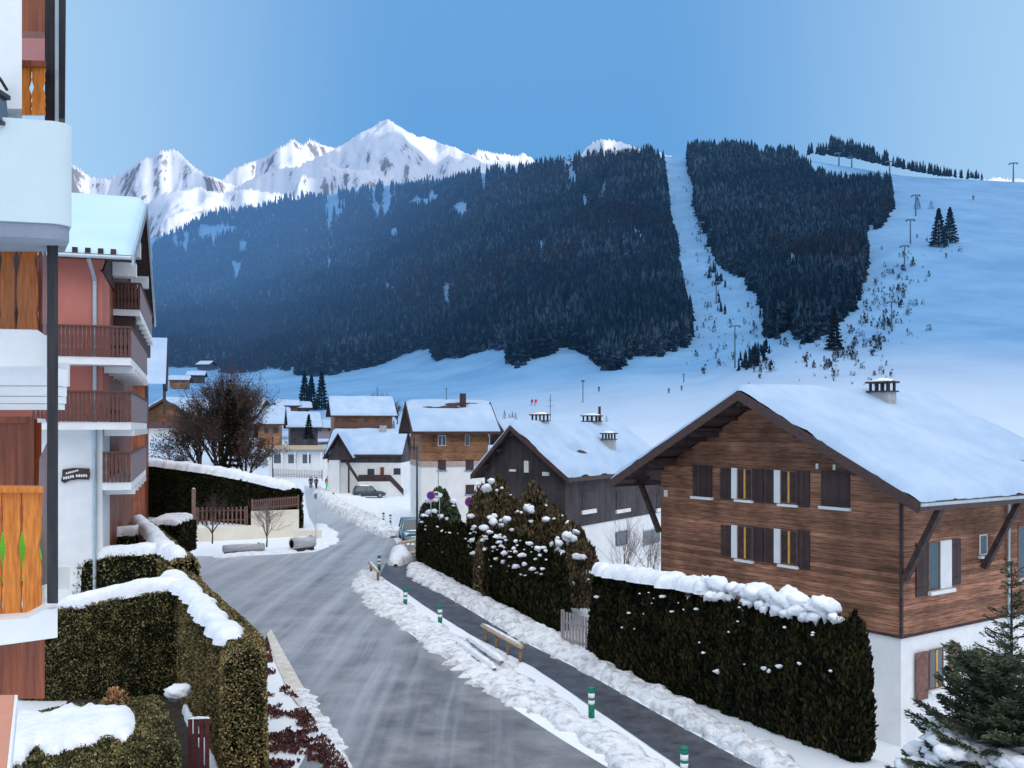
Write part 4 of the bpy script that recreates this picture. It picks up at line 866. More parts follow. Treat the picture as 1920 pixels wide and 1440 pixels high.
# gable on the left side (x=0 plane seen obliquely); ridge runs along x
wx,_=fac3(915,900); D3=7.0
_,zs=fac3(850,865)
_,ez3=fac3(850,806); z_r=9.0+(800-753)/F*90.3
MB().box(0,wx,0,D3,0,zs).build('wall',WHITE,H3)
up=MB().prism([(-.0,0,zs+.003),(-.0,D3,zs+.003),(-.0,D3,ez3),(-.0,D3/2,z_r-.3),(-.0,0,ez3)],(wx,0,0)).build('timber_storey',WOODN,H3)
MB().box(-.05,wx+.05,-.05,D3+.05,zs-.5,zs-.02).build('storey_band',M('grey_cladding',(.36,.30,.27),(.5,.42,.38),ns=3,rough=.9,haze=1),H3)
def ridge_x_roof(r,w,d,ez,rz,ox,of,ry=None,snow=.3,th=.16,seed=1,fm=DK,snowm=SNR,bald=None):
    """ridge along x at y=ry; eaves at y=-of and y=d+of"""
    g=thing('roof_frame','','x'); bpy.data.objects.remove(g)
    ry=d/2 if ry is None else ry
    fnn=lambda a,b,c:(b,-a+0,c)
    m=MB()
    for ye in (-of,d+of):
        m.hexa([(-ox,ye,ez-th),(-ox,ry,rz-th),(w+ox,ry,rz-th),(w+ox,ye,ez-th)],[(-ox,ye,ez),(-ox,ry,rz),(w+ox,ry,rz),(w+ox,ye,ez)])
    rf=m.build('roof',DK,r)
    m=MB()
    for ye in (-of,d+of):
        for xx in (-ox-.06,w+ox+.003): m.hexa([(xx,ye,ez-.3),(xx,ry,rz-.3),(xx+.055,ry,rz-.3),(xx+.055,ye,ez-.3)],[(xx,ye,ez+.03),(xx,ry,rz+.03),(xx+.055,ry,rz+.03),(xx+.055,ye,ez+.03)])
        m.box(-ox,w+ox,ye-.06 if ye<0 else ye+.003,ye-.003 if ye<0 else ye+.06,ez-.25,ez+.02)
    m.build('bargeboard',fm,rf)
    nu,nv=max(14,int(w/.35)),60; u=np.linspace(0,1,nu); v=np.linspace(0,1,nv); U,Vv=np.meshgrid(u,v,indexing='ij')
    X=-ox+.02+(w+2*ox-.04)*U; Yy=-of-.02+(d+2*of+.04)*Vv
    zr=np.where(Yy<ry,ez+(rz-ez)*(Yy+of)/(ry+of),rz+(ez-rz)*(Yy-ry)/(d+of-ry))
    dE=np.minimum(np.minimum(X+ox-.02,w+ox-.02-X),np.minimum(Yy+of+.02,d+of+.02-Yy)); e=np.clip(dE/.4,0,1)**.45
    H=snow*e*(.6+.8*fbm((X+seed*7)*.4,Yy*.4,4,seed))
    if bald:
        for (bx,by,rx_,ry_) in bald:
            q=((X-bx)/rx_)**2+((Yy-by)/ry_)**2; H=H-snow*1.3*np.clip(1.3-q-.9*(fbm(X*.9,Yy*.9,3,seed+9)-.5),0,1)
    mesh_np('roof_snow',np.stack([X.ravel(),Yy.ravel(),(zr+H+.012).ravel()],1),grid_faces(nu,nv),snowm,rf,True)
    return rf
ridge_x_roof(H3,wx,D3,ez3-.15,z_r,.95,1.1,snow=.22,seed=4,bald=[(2.3,2.6,2.6,.5),(wx*.75,3.2,2.6,.28)])
def p3(px0,py0,px1,py1):
    xm=(px0+px1)/2; a,_=fac3(px0,py0); b,_=fac3(px1,py0); _,zt=fac3(xm,py0); _,zb=fac3(xm,py1); return a,b,zb,zt
for q in [(821,816,836,836),(872,815,880,836)]: a,b2,z0,z1=p3(*q); window(H3,FR,a,b2,z0,z1,frm=WHITE,panes=2 if q[2]-q[0]>10 else 1,sill=False,shut='lr',sm=WOODN)
for q in [(821,862,836,881),(873,862,888,881),(873,909,889,926)]: a,b2,z0,z1=p3(*q); shutter(H3,FR,a,b2,z0,z1).name='shutter'; MB(FR).box(a-.08,b2+.08,0,.1,z0-.15,z0-.02).build('sill',GREYS,H3)
for yy in (2.1,4.2): window(H3,LEFT,yy,yy+.7,zs+.9,zs+2.0,frm=SHUT,sill=False,panes=1)
MB(FR).tube([(wx+.1,.1,ez3-.3),(wx+.1,.1,.1)],.05,6).build('downpipe',PIPE,H3)
chimney(H3,4.3,2.6,z_r-1.4,z_r+.75,.5,.6,cap=False,mat=DK); 
ant=MB(); ant.tube([(2.9,D3/2,z_r),(2.9,D3/2,z_r+1.3)],.03,5).bar((2.6,D3/2,z_r+1.2),(3.2,D3/2,z_r+1.2),.03); ant.build('antenna',LAMPM,H3)
# ---- low white house with outside stair
Ol=(-24.3,127.0); Rl=math.radians(-3)
H4=thing('house','low white house with snow roof, outside stair and brown shutters left of the tall house','house',(Ol[0],Ol[1],0),Rl)
fac4,_=frame(Ol,Rl)
w4,_=fac4(752,900); D4=8.0
_,e4=fac4(720,852); z4=CH+(800-815)/F*131
MB().box(0,w4,0,D4,0,e4-.5).build('wall',WHITE,H4)
MB().box(-.02,w4+.02,-.02,D4+.02,e4-1.1,e4-.25).build('timber_band',DWOOD,H4)
MB().prism([(0,.1,e4-.25),(0,D4-.1,e4-.25),(0,D4/2,z4-.3)],(w4,0,0)).build('gable_boards',DWOOD,H4)
# main roof and front porch gable facing the camera on the left
ridge_x_roof(H4,w4,D4,e4,z4+.6,.3,.7,snow=.3,seed=9)
xg0,_=fac4(612,850); xg1,_=fac4(668,850)
gw=xg1-xg0
mm=MB(); mm.hexa([(xg0,-2.0,e4-.6),((xg0+xg1)/2,-2.0,z4+.1),((xg0+xg1)/2,3.8,z4+.1),(xg0,3.8,e4-.6)],[(xg0,-2.0,e4-.42),((xg0+xg1)/2,-2,z4+.28),((xg0+xg1)/2,3.8,z4+.28),(xg0,3.8,e4-.42)])
mm.hexa([(xg1,-2.0,e4-.6),((xg0+xg1)/2,-2.0,z4+.1),((xg0+xg1)/2,3.8,z4+.1),(xg1,3.8,e4-.6)],[(xg1,-2.0,e4-.42),((xg0+xg1)/2,-2,z4+.28),((xg0+xg1)/2,3.8,z4+.28),(xg1,3.8,e4-.42)])
pr_=mm.build('porch_roof',DK,H4)
n1,n2=16,26; Ug,Vg=np.meshgrid(np.linspace(0,1,n1),np.linspace(0,1,n2),indexing='ij'); Xg=xg0+(xg1-xg0)*Vg; Yg=-1.95+5.7*Ug; Zg=e4-.4+(z4+.7-e4)*(1-np.abs(2*Vg-1))+.22*np.clip(np.minimum(np.minimum(Vg,1-Vg)*gw,np.minimum(Ug,1-Ug)*5.7)/.4,0,1)**.5
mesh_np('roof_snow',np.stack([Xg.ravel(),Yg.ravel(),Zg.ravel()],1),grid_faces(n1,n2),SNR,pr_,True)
MB().prism([(xg0+.3,-.9,e4-.7),(xg1-.3,-.9,e4-.7),((xg0+xg1)/2,-.9,z4-.05)],(0,.8,0)).build('porch_gable',DWOOD,H4)
MB().box(xg0+.5,xg0+1.9,-.8,-.02,0,e4-.72).build('porch_wall',WHITE,H4); MB().box(xg1-.9,xg1-.7,-1.0,-.8,0,e4-.72).build('porch_post',DK,H4)
def p4(px0,py0,px1,py1):
    xm=(px0+px1)/2; a,_=fac4(px0,py0); b,_=fac4(px1,py0); _,zt=fac4(xm,py0); _,zb=fac4(xm,py1); return a,b,zb,zt
for q in [(689,879,702,897),(738,878,751,890)]: a,b2,z0,z1=p4(*q); window(H4,FR,a,b2,z0,z1,frm=SHUT,sill=False,shut=None)
a,b2,z0,z1=p4(713,876,720,897); MB(FR).box(a,b2,.01,.06,z0,z1).build('door',REDW,H4)
# stair with terrace
a0,zt0=fac4(672,898,-1.5); a1,_=fac4(732,898,-1.5); a2,zb2=fac4(757,926,-1.5)
MB().box(a0,a1,-1.6,-.02,0,zt0-.35).build('terrace_wall',WHITE,H4)
st_=MB(); 
for i in range(9):
    xx=a1+(a2-a1)*i/9; zz=(zt0-.35)*(1-i/9.); st_.box(xx,xx+(a2-a1)/9-.004,-1.5,-.3,0,max(.12,zz))
st_.build('stair',WHITE,H4)
rl=MB(); rl.box(a0,a1,-1.62,-1.56,zt0-.3,zt0+.55); rl.hexa([(a1,-1.62,zt0-.3),(a2,-1.62,.1),(a2,-1.56,.1),(a1,-1.56,zt0-.3)],[(a1,-1.62,zt0+.55),(a2,-1.62,.9),(a2,-1.56,.9),(a1,-1.56,zt0+.55)])
s0,_=fac4(650,870,-1.0); rl.bar((s0,-1.2,e4-.9),(a0+.3,-1.5,1.6),.12,.35); rl.build('stair_railing',DK,H4)
chimney(H4,(fac4(709,830)[0]),3.6,z4-.2,z4+1.25,.8,.8,cap=False)
# ---- background chalets on the lower slope
def back_house(label,px,py,Y,wpx,dpt,rot,hw_px,rise_px,wm=WOODN,lowm=None,ridge='x',seed=1,of=1.0,ox=1.0,balcony=False,win=3,zoff=-1):
    """px,py = lower left front corner in the photo, wpx width, hw_px wall height, rise_px roof rise"""
    q=P(px,py,Y); s=Y/F; w=wpx*s/math.cos(math.radians(rot)); h=hw_px*s; rise=rise_px*s
    r=thing('chalet',label,'house',(q[0],q[1],q[2]),math.radians(rot),'background chalets')
    if ridge=='x':
        m=MB().box(0,w,0,dpt,zoff,h).build('wall',wm,r); MB().prism([(0,0,h+.003),(0,dpt,h+.003),(0,dpt/2,h+rise-.3)],(w,0,0)).build('gable',DWOOD if wm is DWOOD else WOODN,r)
        ridge_x_roof(r,w,dpt,h+.1,h+rise,ox,of,snow=.4,seed=seed)
    else:
        gable_wall(r,w,dpt,zoff,h,h+rise,wm,ox=ox); gable_roof(r,w,dpt,h,h+rise,ox,of,1,snow=.4,seed=seed,purl=False)
    if lowm: MB().box(-.02,w+.02,-.02,dpt,zoff,h*.42).build('plinth',lowm,r)
    for i in range(win):
        xx=w*(i+.6)/(win+.2); window(r,FR,xx,xx+.9,h*.55,h*.55+1.1,frm=SHUT,sill=False,panes=2)
    if balcony:
        MB().box(-.3,w*.98,-1.2,-.02,h*.40,h*.40+.12).build('balcony_floor',PICK,r); MB().box(-.3,w*.98,-1.22,-1.16,h*.41,h*.41+1.0).build('balcony_rail',RAIL,r)
    return r
back_house('wide timber chalet with snow roof and balcony on the slope behind the low white house',628,814,215,104,10,16,34,36,WOODN,None,'x',3,balcony=True,win=3)
back_house('orange timbered chalet with broad gable far left behind the bare tree',262,812,150,112,12,-8,22,42,WOODN,WHITE,'y',4,of=1.5,ox=1.6,balcony=True,win=3)
back_house('red brown chalet with a steep snow roof just right of the big bare tree',484,832,190,38,9,10,36,34,WOODN,None,'x',5,win=2)
back_house('dark barn with snow roof between the small fir and the red brown chalet',545,828,205,48,9,16,26,28,DWOOD,None,'x',6,win=2)
back_house('small hillside chalet with a brown gable high above the barn',524,783,260,32,8,16,22,10,WOODN,None,'x',7,win=2)
back_house('grey roofed chalet mostly hidden by the large bare tree',415,812,190,62,9,-6,30,34,DWOOD,None,'x',8,win=2)
back_house('tiny chalet with snow roof far up the left valley, nearest the apartment house',318,722,330,30,9,12,9,9,WOODN,None,'x',13,win=2)
back_house('tiny chalet with snow roof far up the left valley, right of the first',352,712,380,26,9,12,8,8,DWOOD,None,'x',14,win=2)
back_house('small snow roofed chalet just right of the bare tree crown on the meadow',500,790,255,36,9,14,14,14,WOODN,None,'x',15,win=2)
back_house('small dark chalet with snow roof left of the three dark spruces',548,775,300,30,9,14,10,11,DWOOD,None,'x',16,win=1)
back_house('low farm building with snow roof between barn and timber chalet',585,815,235,40,8,12,12,14,PICKG,None,'x',17,win=2)
back_house('little dark gable with snow peeking out behind the low roof',722,826,180,18,6,0,6,12,DWOOD,None,'y',9,win=0,ox=.4,of=.4)
back_house('dark steep gabled chalet squeezed between the tall house and the dark chalet',925,862,95,30,9,-25,32,38,DWOOD,None,'y',10,win=1,ox=.6,of=.7)
back_house('tiny snow covered hut at the forest edge on the far left slope',370,690,560,22,8,-10,6,7,DWOOD,None,'x',11,win=0)
# long low annexe with pale balcony behind the far road
q=P(505,862,165); r=thing('annexe_building','long low annexe with pale timber balustrade and white posts beyond the far road','building',q,math.radians(-4))
wL=105*165/F
MB().box(0,wL,0,6,-5,1.4).build('wall',WHITE,r); MB().box(-.3,wL+.3,-.9,6,1.41,1.75).build('balcony_floor',GREYS,r); MB().box(-.3,wL+.3,-.95,-.85,1.76,2.5).build('balustrade',LGT,r)
for i in range(5): MB().box(i*wL/4.2,i*wL/4.2+.22,-.8,-.6,-2,1.4).build('post',WHITE,r)
for i in range(3): MB(FR).box(.8+i*2.5,2.2+i*2.5,.0,.03,-.6,.9).build('window',GLS,r)
snow_strip('roof_snow',[(-.3,2.6,1.9,3.2),(wL/2,2.6,1.9,3.2),(wL+.3,2.6,1.9,3.2)],r,SNR,thick=.35,step=.5,lump=.3,edge=.05)
# ---- red apartment house on the left
Oc=(-16.2,41.0); Rr=math.atan2(.315,.949)
AP=thing('apartment_house','salmon and white apartment house with dark wooden balconies and a snowy gable roof','building',(Oc[0],Oc[1],0),Rr)
facA,sidA=frame(Oc,Rr)
DP=26.0
ry=-1.0   # balcony front plane handled with pixel lookups at y=0 ; wall at y=1.3
xw,_=facA(192,800,1.3); xl,_=facA(20,800,1.3)
_,zsp=facA(150,789,1.3); _,zev=facA(180,478,1.3)
MB().box(xl,xw,1.3,24,-.5,zsp).build('ground_wall',WHT,AP)
MB().box(xl,xw,1.3,24,zsp+.003,zev).build('upper_wall',SALM,AP)
MB().box(xw+.003,-1.7,5.2,24,0.2,zev).build('recess_wall',REDW,AP)
MB().box(xw+.003,-1.5,1.5,24,0,3.2).build('base_wall',SALM,AP)
# eave / roof : ridge along x (local), gable towards the street (+x end)
z_e=16.3; z_rg=21.4
m=MB()
m.hexa([(xl-1,0.1,z_e-.25),(xl-1,13.3,z_rg-.25),(0.0,13.3,z_rg-.25),(0.0,0.1,z_e-.25)],[(xl-1,0.1,z_e),(xl-1,13.3,z_rg),(0.0,13.3,z_rg),(0.0,0.1,z_e)])
m.hexa([(xl-1,26.5,z_e-.25),(xl-1,13.3,z_rg-.25),(0.0,13.3,z_rg-.25),(0.0,26.5,z_e-.25)],[(xl-1,26.5,z_e),(xl-1,13.3,z_rg),(0.0,13.3,z_rg),(0.0,26.5,z_e)])
rf=m.build('roof',DK,AP)
m=MB()
for ye in (.1,26.5): m.hexa([(.003,ye,z_e-.45),(.003,13.3,z_rg-.45),(.10,13.3,z_rg-.45),(.10,ye,z_e-.45)],[(.003,ye,z_e+.03),(.003,13.3,z_rg+.03),(.10,13.3,z_rg+.03),(.10,ye,z_e+.03)])
m.build('bargeboard',PIPE,rf)
nu,nv=40,40; U,Vv=np.meshgrid(np.linspace(0,1,nu),np.linspace(0,1,nv),indexing='ij'); X=xl-1+(-xl+1)*U; Yy=.1+26.4*Vv; zr=z_e+(z_rg-z_e)*(1-np.abs(Yy-13.3)/13.2); dE=np.minimum(np.minimum(X-xl+1,-X),np.minimum(Yy-.1,26.5-Yy))
H=.38*np.clip(dE/.4,0,1)**.5*(.85+.3*fbm(X*.5,Yy*.5,3,4))
mesh_np('roof_snow',np.stack([X.ravel(),Yy.ravel(),(zr+H+.01).ravel()],1),grid_faces(nu,nv),M('lit_roof_snow',(.50,.72,.86),(.56,.77,.89),ns=.3,rough=.6),rf,True)  # brighter copy of the roof snow; lit look sits in its base colour
m=MB().tube([(xl-1,.02,z_e-.12),(.0,.02,z_e-.12)],.09,8); m.build('gutter',PIPE,rf)
m=MB()
xx=xl
while xx<-.5: m.box(xx,xx+.22,.10,.16,z_e+.02,z_e+.24); xx+=.5
m.build('snow_guard',DK,rf)
# gable infill: dark boards between the roof verge and the top balcony
gb=MB().prism([(-1.3,1.0,z_e-.6),(-1.3,25.6,z_e-.6),(-1.3,13.3,z_rg-.5)],(.12,0,0)).build('gable_boards',DK,AP)
MB().box(-1.15,-.1,9.5,10.3,17.8,18.6).build('verge_bracket',WHT,AP); MB().box(-1.15,-.1,5.5,6.3,z_e-.1,z_e+.55).build('verge_bracket',WHT,AP); MB().box(-1.1,-.1,19.0,19.6,17.5,18.2).build('verge_bracket',WHT,AP)
MB().prism([(-1.25,7.5,z_e-3.6),(-1.25,26.3,z_e-2.6),(-1.25,26.3,z_e-.2),(-1.25,7.5,z_e-.2)],(1.0,0,0)).build('hanging_gable_boards',DK,AP)
def rail_run(p,name,x0,x1,y,z0,z1,mat,step=.16,gap=.03,axis='x'):
    m=MB(); a=x0
    while a<x1-.05:
        b=min(a+step-gap,x1); w=(b-a)
        if axis=='x':
            m.prism([(a,y,z0),(b,y,z0),(b,y,z0+.3),(b-.025,y,z0+.42),(b,y,z0+.54),(b,y,z1-.35),(b-.025,y,z1-.25),(b,y,z1-.12),(b,y,z1),(a,y,z1),(a,y,z0+.54),(a+.025,y,z0+.42),(a,y,z0+.3)],(0,.04,0))
        else: m.prism([(y,a,z0),(y,b,z0),(y,b,z1),(y,a,z1)],(-.04,0,0))
        a+=step
    g=m.build(name,mat,p)
    m=MB()
    if axis=='x': m.box(x0,x1,y-.05,y+.09,z1+.002,z1+.08)
    else: m.box(y-.09,y+.05,x0,x1,z1+.002,z1+.08)
    m.build('handrail',RAIL,g); return g
def balcony(y0,y1,zrail,x0,depth_slab=.32,label=None,side=True,xs=0.0):
    """wrap-around balcony: front run at y0 from x0..xs, side run from y0..y1 at x=xs"""
    zf=zrail-1.25
    sl=MB().box(x0,xs-.02,y0+.06,y1 if side else y0+2,zf-depth_slab,zf).build('balcony_slab',WHT,AP)
    rail_run(AP,'balcony_rail',x0,xs,y0,zf+.02,zrail,RAIL)
    if side:
        rail_run(AP,'balcony_side_rail',y0+.05,y1,xs,zf+.02,zrail,RAILL,step=.2,gap=.008,axis='y')
        yy=y0+1.5
        while yy<y1: MB().box(xs-1.2,xs+.05,yy,yy+.3,zf-depth_slab-.28,zf-depth_slab-.003).build('corbel',WHT,AP); yy+=2.6
_,zr1=facA(200,614); _,zr2=facA(200,736)
xb_,_=facA(60,700,0); balcony(0,15.2,zr1,xb_); balcony(0,15.2,zr2,xb_)
x0b,_=facA(192,800,.3); _,zr3=facA(220,850,.3)
balcony(.3,14,zr3,x0b)
x0t,_=facA(206,530,7.3); _,zr4=facA(230,532,7.3)
balcony(7.3,22,zr4,x0t)
MB(lambda a,b,c:(a,b,c)).box(x0t-.1,-.1,8.6,8.8,zr4-1.2,z_e-.4).build('recess_boards',REDW,AP)
xp,_=facA(178,700,1.3); xq,_=facA(171,500,1.3)
MB().tube([(xq,.1,z_e-.2),(xp,1.18,z_e-1.0),(xp,1.18,.2)],.085,8).build('downpipe',PIPE,AP)
# sign
sx0,sz0=facA(115,903,1.3); sx1,sz1=facA(169,877,1.3); wS=sx1-sx0; hS=sz1-sz0
sg=MB().prism([(sx0,1.17,sz0+.05*hS),(sx0+.12*wS,1.17,sz0-.1*hS),(sx0+.3*wS,1.17,sz0+.08*hS),(sx0+.6*wS,1.17,sz0+.16*hS),(sx1-.03*wS,1.17,sz0+.12*hS),(sx1,1.17,sz0+.5*hS),(sx1-.02*wS,1.17,sz1-.05*hS),(sx0+.6*wS,1.17,sz1),(sx0+.4*wS,1.17,sz1),(sx0+.05*wS,1.17,sz1-.1*hS),(sx0+.04*wS,1.17,sz0+.45*hS)],(0,.1,0)).build('name_sign',DK,AP)
lt=MB()
def strokes(xa,za,xb,zb_,n,h):
    for i in range(n):
        f0=i/n; f1=(i+.72)/n; x_0=xa+(xb-xa)*f0; x_1=xa+(xb-xa)*f1; zc=za+(zb_-za)*f0; k=random.choice([0,1,2])
        lt.box(x_0,x_0+.035,1.15,1.168,zc,zc+h); 
        if k!=1: lt.box(x_0+.037,x_1,1.15,1.168,zc+h*.8,zc+h)
        if k!=2: lt.box(x_0+.037,x_1,1.15,1.168,zc,zc+h*.2)
        lt.box(x_1-.03,x_1,1.15,1.168,zc+h*.22,zc+h*.78)
        lt.box(x_0+.037,x_1-.032,1.15,1.168,zc+h*.4,zc+h*.6)
strokes(sx0+.17*wS,sz0+.55*hS,sx0+.62*wS,sz0+.78*hS,7,.14*hS)
strokes(sx0+.08*wS,sz0+.16*hS,sx0+.47*wS,sz0+.32*hS,5,.2*hS); strokes(sx0+.52*wS,sz0+.33*hS,sx0+.93*wS,sz0+.33*hS,5,.2*hS)
lt.build('lettering',BWH,sg)
# ---- next house down the street (dark gable edge)
r=thing('chalet','narrow dark gable of a house with snow just behind the apartment house','house',P(300,800,88),Rr)
MB().box(-7,-1.3,0,8,-9,4.2).build('wall',REDW,r); MB().prism([(0.6,-.5,3.6),(0.6,5.5,8.4),(.6,5.5,5.2),(.6,2,3.3)],(-.3,0,0)).build('bargeboard',DK,r)
mesh_np('roof_snow',np.array([(-6,-.6,3.9),(.5,-.6,3.9),(.5,5.4,8.6),(-6,5.4,8.6)]),np.array([(0,1,2,3)]),SNR,r); MB().prism([(.25,-.5,1.2),(.25,6,1.2),(.25,6,8.0),(.25,-.3,3.7)],(.12,0,0)).build('gable_boards',DK,r)
# ---------------------------------------------------------------- own building at the left edge
NB=thing('balcony_building','near apartment building with white parapet, carved orange railings and black post','building',(-5,9,0))
def LP(px,py,Y): p=P(px,py,Y); return (p[0]+5,p[1]-9,p[2])
def hexpx0(l,y0,y1): # front quad at Y=y0 -> back quad at same world x,z, Y=y1 ; l = 4 (px,py)
    a=[LP(px,py,y0) for px,py in l]; return a,[(p[0],p[1]+(y1-y0),p[2]) for p in a]
def slab(l,y0,y1,mat,name,bev=0):
    a=[LP(px,py,y0) for px,py in l]; k=y1/y0; b=[((p[0]-5)*k+5,p[1]+(y1-y0),p[2]) for p in a]; n_=len(a); m=MB(); m.add(a+b,[tuple(range(n_-1,-1,-1)),tuple(range(n_,2*n_))]+[(i,(i+1)%n_,n_+(i+1)%n_,n_+i) for i in range(n_)]); return m.build(name,mat,NB,bevel=bev)
# rounded white parapet
ztop=2.66;zbot=1.77;n=26
plan=[]
for i in range(n):
    t_=i/(n-1)
    if t_<.72: u=t_/.72; X=-7.6+(3.56)*u; Yp=7.75+ .62*u**1.6
    else:
        a=(t_-.72)/.28*math.pi/2; X=-4.04+.14*math.sin(a); Yp=8.37+.16*(1-math.cos(a))
    plan.append((X,Yp))
plan+= [(-4.16,9.0)]
m=MB()
outer=plan; inner=[(x-.14,y+.14) for x,y in plan]
for i in range(len(plan)-1):
    o0,o1=outer[i],outer[i+1]; i0,i1=inner[i],inner[i+1]
    m.hexa([(o0[0]+5,o0[1]-9,CH+zbot),(o1[0]+5,o1[1]-9,CH+zbot),(i1[0]+5,i1[1]-9,CH+zbot),(i0[0]+5,i0[1]-9,CH+zbot)],[(o0[0]+5,o0[1]-9,CH+ztop),(o1[0]+5,o1[1]-9,CH+ztop),(i1[0]+5,i1[1]-9,CH+ztop),(i0[0]+5,i0[1]-9,CH+ztop)])
m.build('parapet',PARA,NB)
pl=[(x+5-.03,y-9+.02) for x,y in plan]+[(-7.6+5,0.0)]
pl=[(x,y,CH+1.64) for x,y in pl]; MB().prism(pl,(0,0,.128)).build('balcony_slab',GREYS,NB)
slab([(-300,-200),(41,-200),(41,204),(-300,204)],8.55,9.6,WHT,'wall_pier')
slab([(-300,204),(30,204),(30,420),(-300,420)],8.75,9.6,WHT,'wall_pier')
# far recess above the parapet
slab([(30,-150),(118,-150),(118,60),(30,58)],11.2,11.4,BRW,'soffit_boards'); slab([(30,55),(118,60),(118,118),(30,116)],12.6,12.8,PINK,'recess_wall'); slab([(104,30),(116,30),(116,240),(104,240)],11.0,11.3,BRW,'recess_boards')
slab([(109,-200),(125,-200),(122,222),(109,222)],10.6,10.75,POSTM,'edge_board')
slab([(84,-250),(107,-250),(107,235),(84,235)],9.9,10.05,POSTM,'post'); slab([(103,-250),(110,-250),(110,235),(103,235)],9.85,9.89,PIPE,'post_trim')
slab([(88,440),(109,440),(109,1132),(88,1132)],8.72,8.85,POSTM,'post',.01)
slab([(72,440),(80,440),(80,640),(72,640)],9.3,9.4,PINK,'wall_edge'); slab([(81,440),(87,440),(87,640),(81,640)],9.2,9.3,RAILL,'wall_edge')
slab([(-200,440),(70,440),(70,700),(-200,700)],10.6,10.7,DK,'recess_wall')
# carved boards
def carved(x0,x1,z0,z1,Y,mat,prof,holes=(),name='railing_board'):
    """prof: list (fz, inset) edge insets as a fraction of width"""
    w=x1-x0; out=[]
    for fz,ins in prof: out.append((x0+ins*w,z0+(z1-z0)*fz))
    for fz,ins in reversed(prof): out.append((x1-ins*w,z0+(z1-z0)*fz))
    polys=[[Vector((x,0,z)) for x,z in out]]
    for h in holes: polys.append([Vector((x0+a*w,0,z0+(z1-z0)*b)) for a,b in h])
    flat=[p for pl_ in polys for p in pl_]; tri=tessellate_polygon([[Vector((p.x,p.z,0)) for p in pl_] for pl_ in polys])
    me=bpy.data.meshes.new(name); me.from_pydata([(p.x+5,Y-9,p.z) for p in flat],[],[tuple(t_) for t_ in tri]); me.update(); me.materials.append(mat)
    o=bpy.data.objects.new(name,me); col.objects.link(o); o.parent=NB; s=o.modifiers.new('s','SOLIDIFY'); s.thickness=.03; s.offset=1
    return o
def smoothprof(kp,n=44):
    fz=np.linspace(0,1,n); ks=np.array(kp); v=np.interp(fz,ks[:,0],ks[:,1]); w_=np.array([.25,.5,.25]); v2=np.convolve(np.pad(v,1,mode='edge'),w_,'valid'); return list(zip(fz,v2))
PF=smoothprof([(0,.01),(.10,.02),(.13,.09),(.17,.02),(.24,.02),(.30,.08),(.36,.02),(.44,.05),(.50,.15),(.56,.21),(.62,.13),(.68,.06),(.74,.02),(.78,.10),(.82,.03),(.86,.07),(.90,.01),(1,.01)])
def comma(cx,cy,sx,sy,flip=1):
    pts=[(cx+flip*sx*(math.cos(a)*(1.0-.35*a/6.28)),cy+sy*math.sin(a)) for a in np.linspace(.2,4.2,12)]
    pts+=[(cx+flip*sx*.55*math.cos(a),cy+sy*.6*math.sin(a)) for a in np.linspace(4.2,.4,10)]
    return pts
def px2x(px,Y): return (px-960)/F*Y
Yb=9.1
for a,b in [(-70,-33),(-33,3),(3,40),(40,78)]:
    x0,x1=px2x(a,Yb)+.003,px2x(b,Yb)-.003; zt=CH+(800-920)/F*Yb; zb_=CH+(800-1165)/F*Yb
    carved(x0,x1,zb_,zt,Yb,ORW,PF)
slab([(-100,910),(82,913),(82,924),(-100,924)],9.0,9.2,ORW,'top_rail',.01)
PF2=smoothprof([(0,.01),(.1,.03),(.2,.10),(.28,.03),(.45,.01),(.6,.03),(.72,.12),(.80,.2),(.86,.1),(.93,.02),(1,.05)])
for a,b in [(-45,0),(-2,28),(30,72)]:
    x0,x1=px2x(a,9.2)+.003,px2x(b,9.2)-.003; carved(x0,x1,CH+(800-622)/F*9.2,CH+(800-452)/F*9.2,9.2,ORW2,PF2,[comma(.3,.86,.16,.05)] if b>60 else [])
for a,b in [(30,58),(58,84)]:
    x0,x1=px2x(a,9.75)+.003,px2x(b,9.75)-.003; carved(x0,x1,CH+(800-215)/F*9.75,CH+(800-122)/F*9.75,9.75,ORW,PF)
slab([(25,112),(86,114),(86,124),(25,124)],9.7,9.85,BRW,'top_rail')
slab([(-200,612),(70,618),(84,628),(108,632),(108,687),(-200,687)],8.9,10.2,WHT,'balcony_slab',.01)
slab([(-200,1176),(50,1160),(85,1142),(108,1140),(108,1196),(-200,1238)],8.8,10.2,WHT,'balcony_slab',.01)
# moulded corbel under the upper slab
m=MB()
for k,(ya,yb,xr) in enumerate([(688,722,86),(723,741,84),(742,755,83),(756,767,80)]):
    a=LP(-200,ya,9.1); b=LP(xr,yb,9.1); pts=[(a[1]+0.02+.10*k+.07*(1-math.sin(t_)),b[2]+(a[2]-b[2])*t_/1.57) for t_ in np.linspace(0,1.57,8)]
    m.prism([(a[0],y,z) for y,z in pts]+[(a[0],.55,a[2]),(a[0],.55,b[2])],(b[0]-a[0],0,0))
m.build('corbel',WHT,NB)
slab([(108,680),(131,680),(131,720),(123,720),(123,742),(115,742),(115,764),(108,764)],10.2,10.8,WHT,'corbel'); slab([(108,1064),(131,1064),(131,1105),(108,1105)],10.2,10.8,WHT,'corbel'); slab([(70,784),(86,786),(86,792),(70,792)],10.2,10.4,WHT,'corbel')
slab([(-250,765),(60,765),(60,790),(-250,790)],11.9,12.0,SALM,'recess_wall')
slab([(-250,786),(78,786),(78,1180),(-250,1180)],11.0,11.2,BRW,'door_panel'); slab([(-250,781),(58,781),(58,793),(-250,793)],10.93,10.99,BRW,'door_frame'); slab([(56,781),(64,781),(64,915),(56,915)],10.9,10.98,BRW,'door_frame')
slab([(74,860),(88,830),(88,1150),(66,1150)],10.4,10.5,RAILL,'wall_edge')
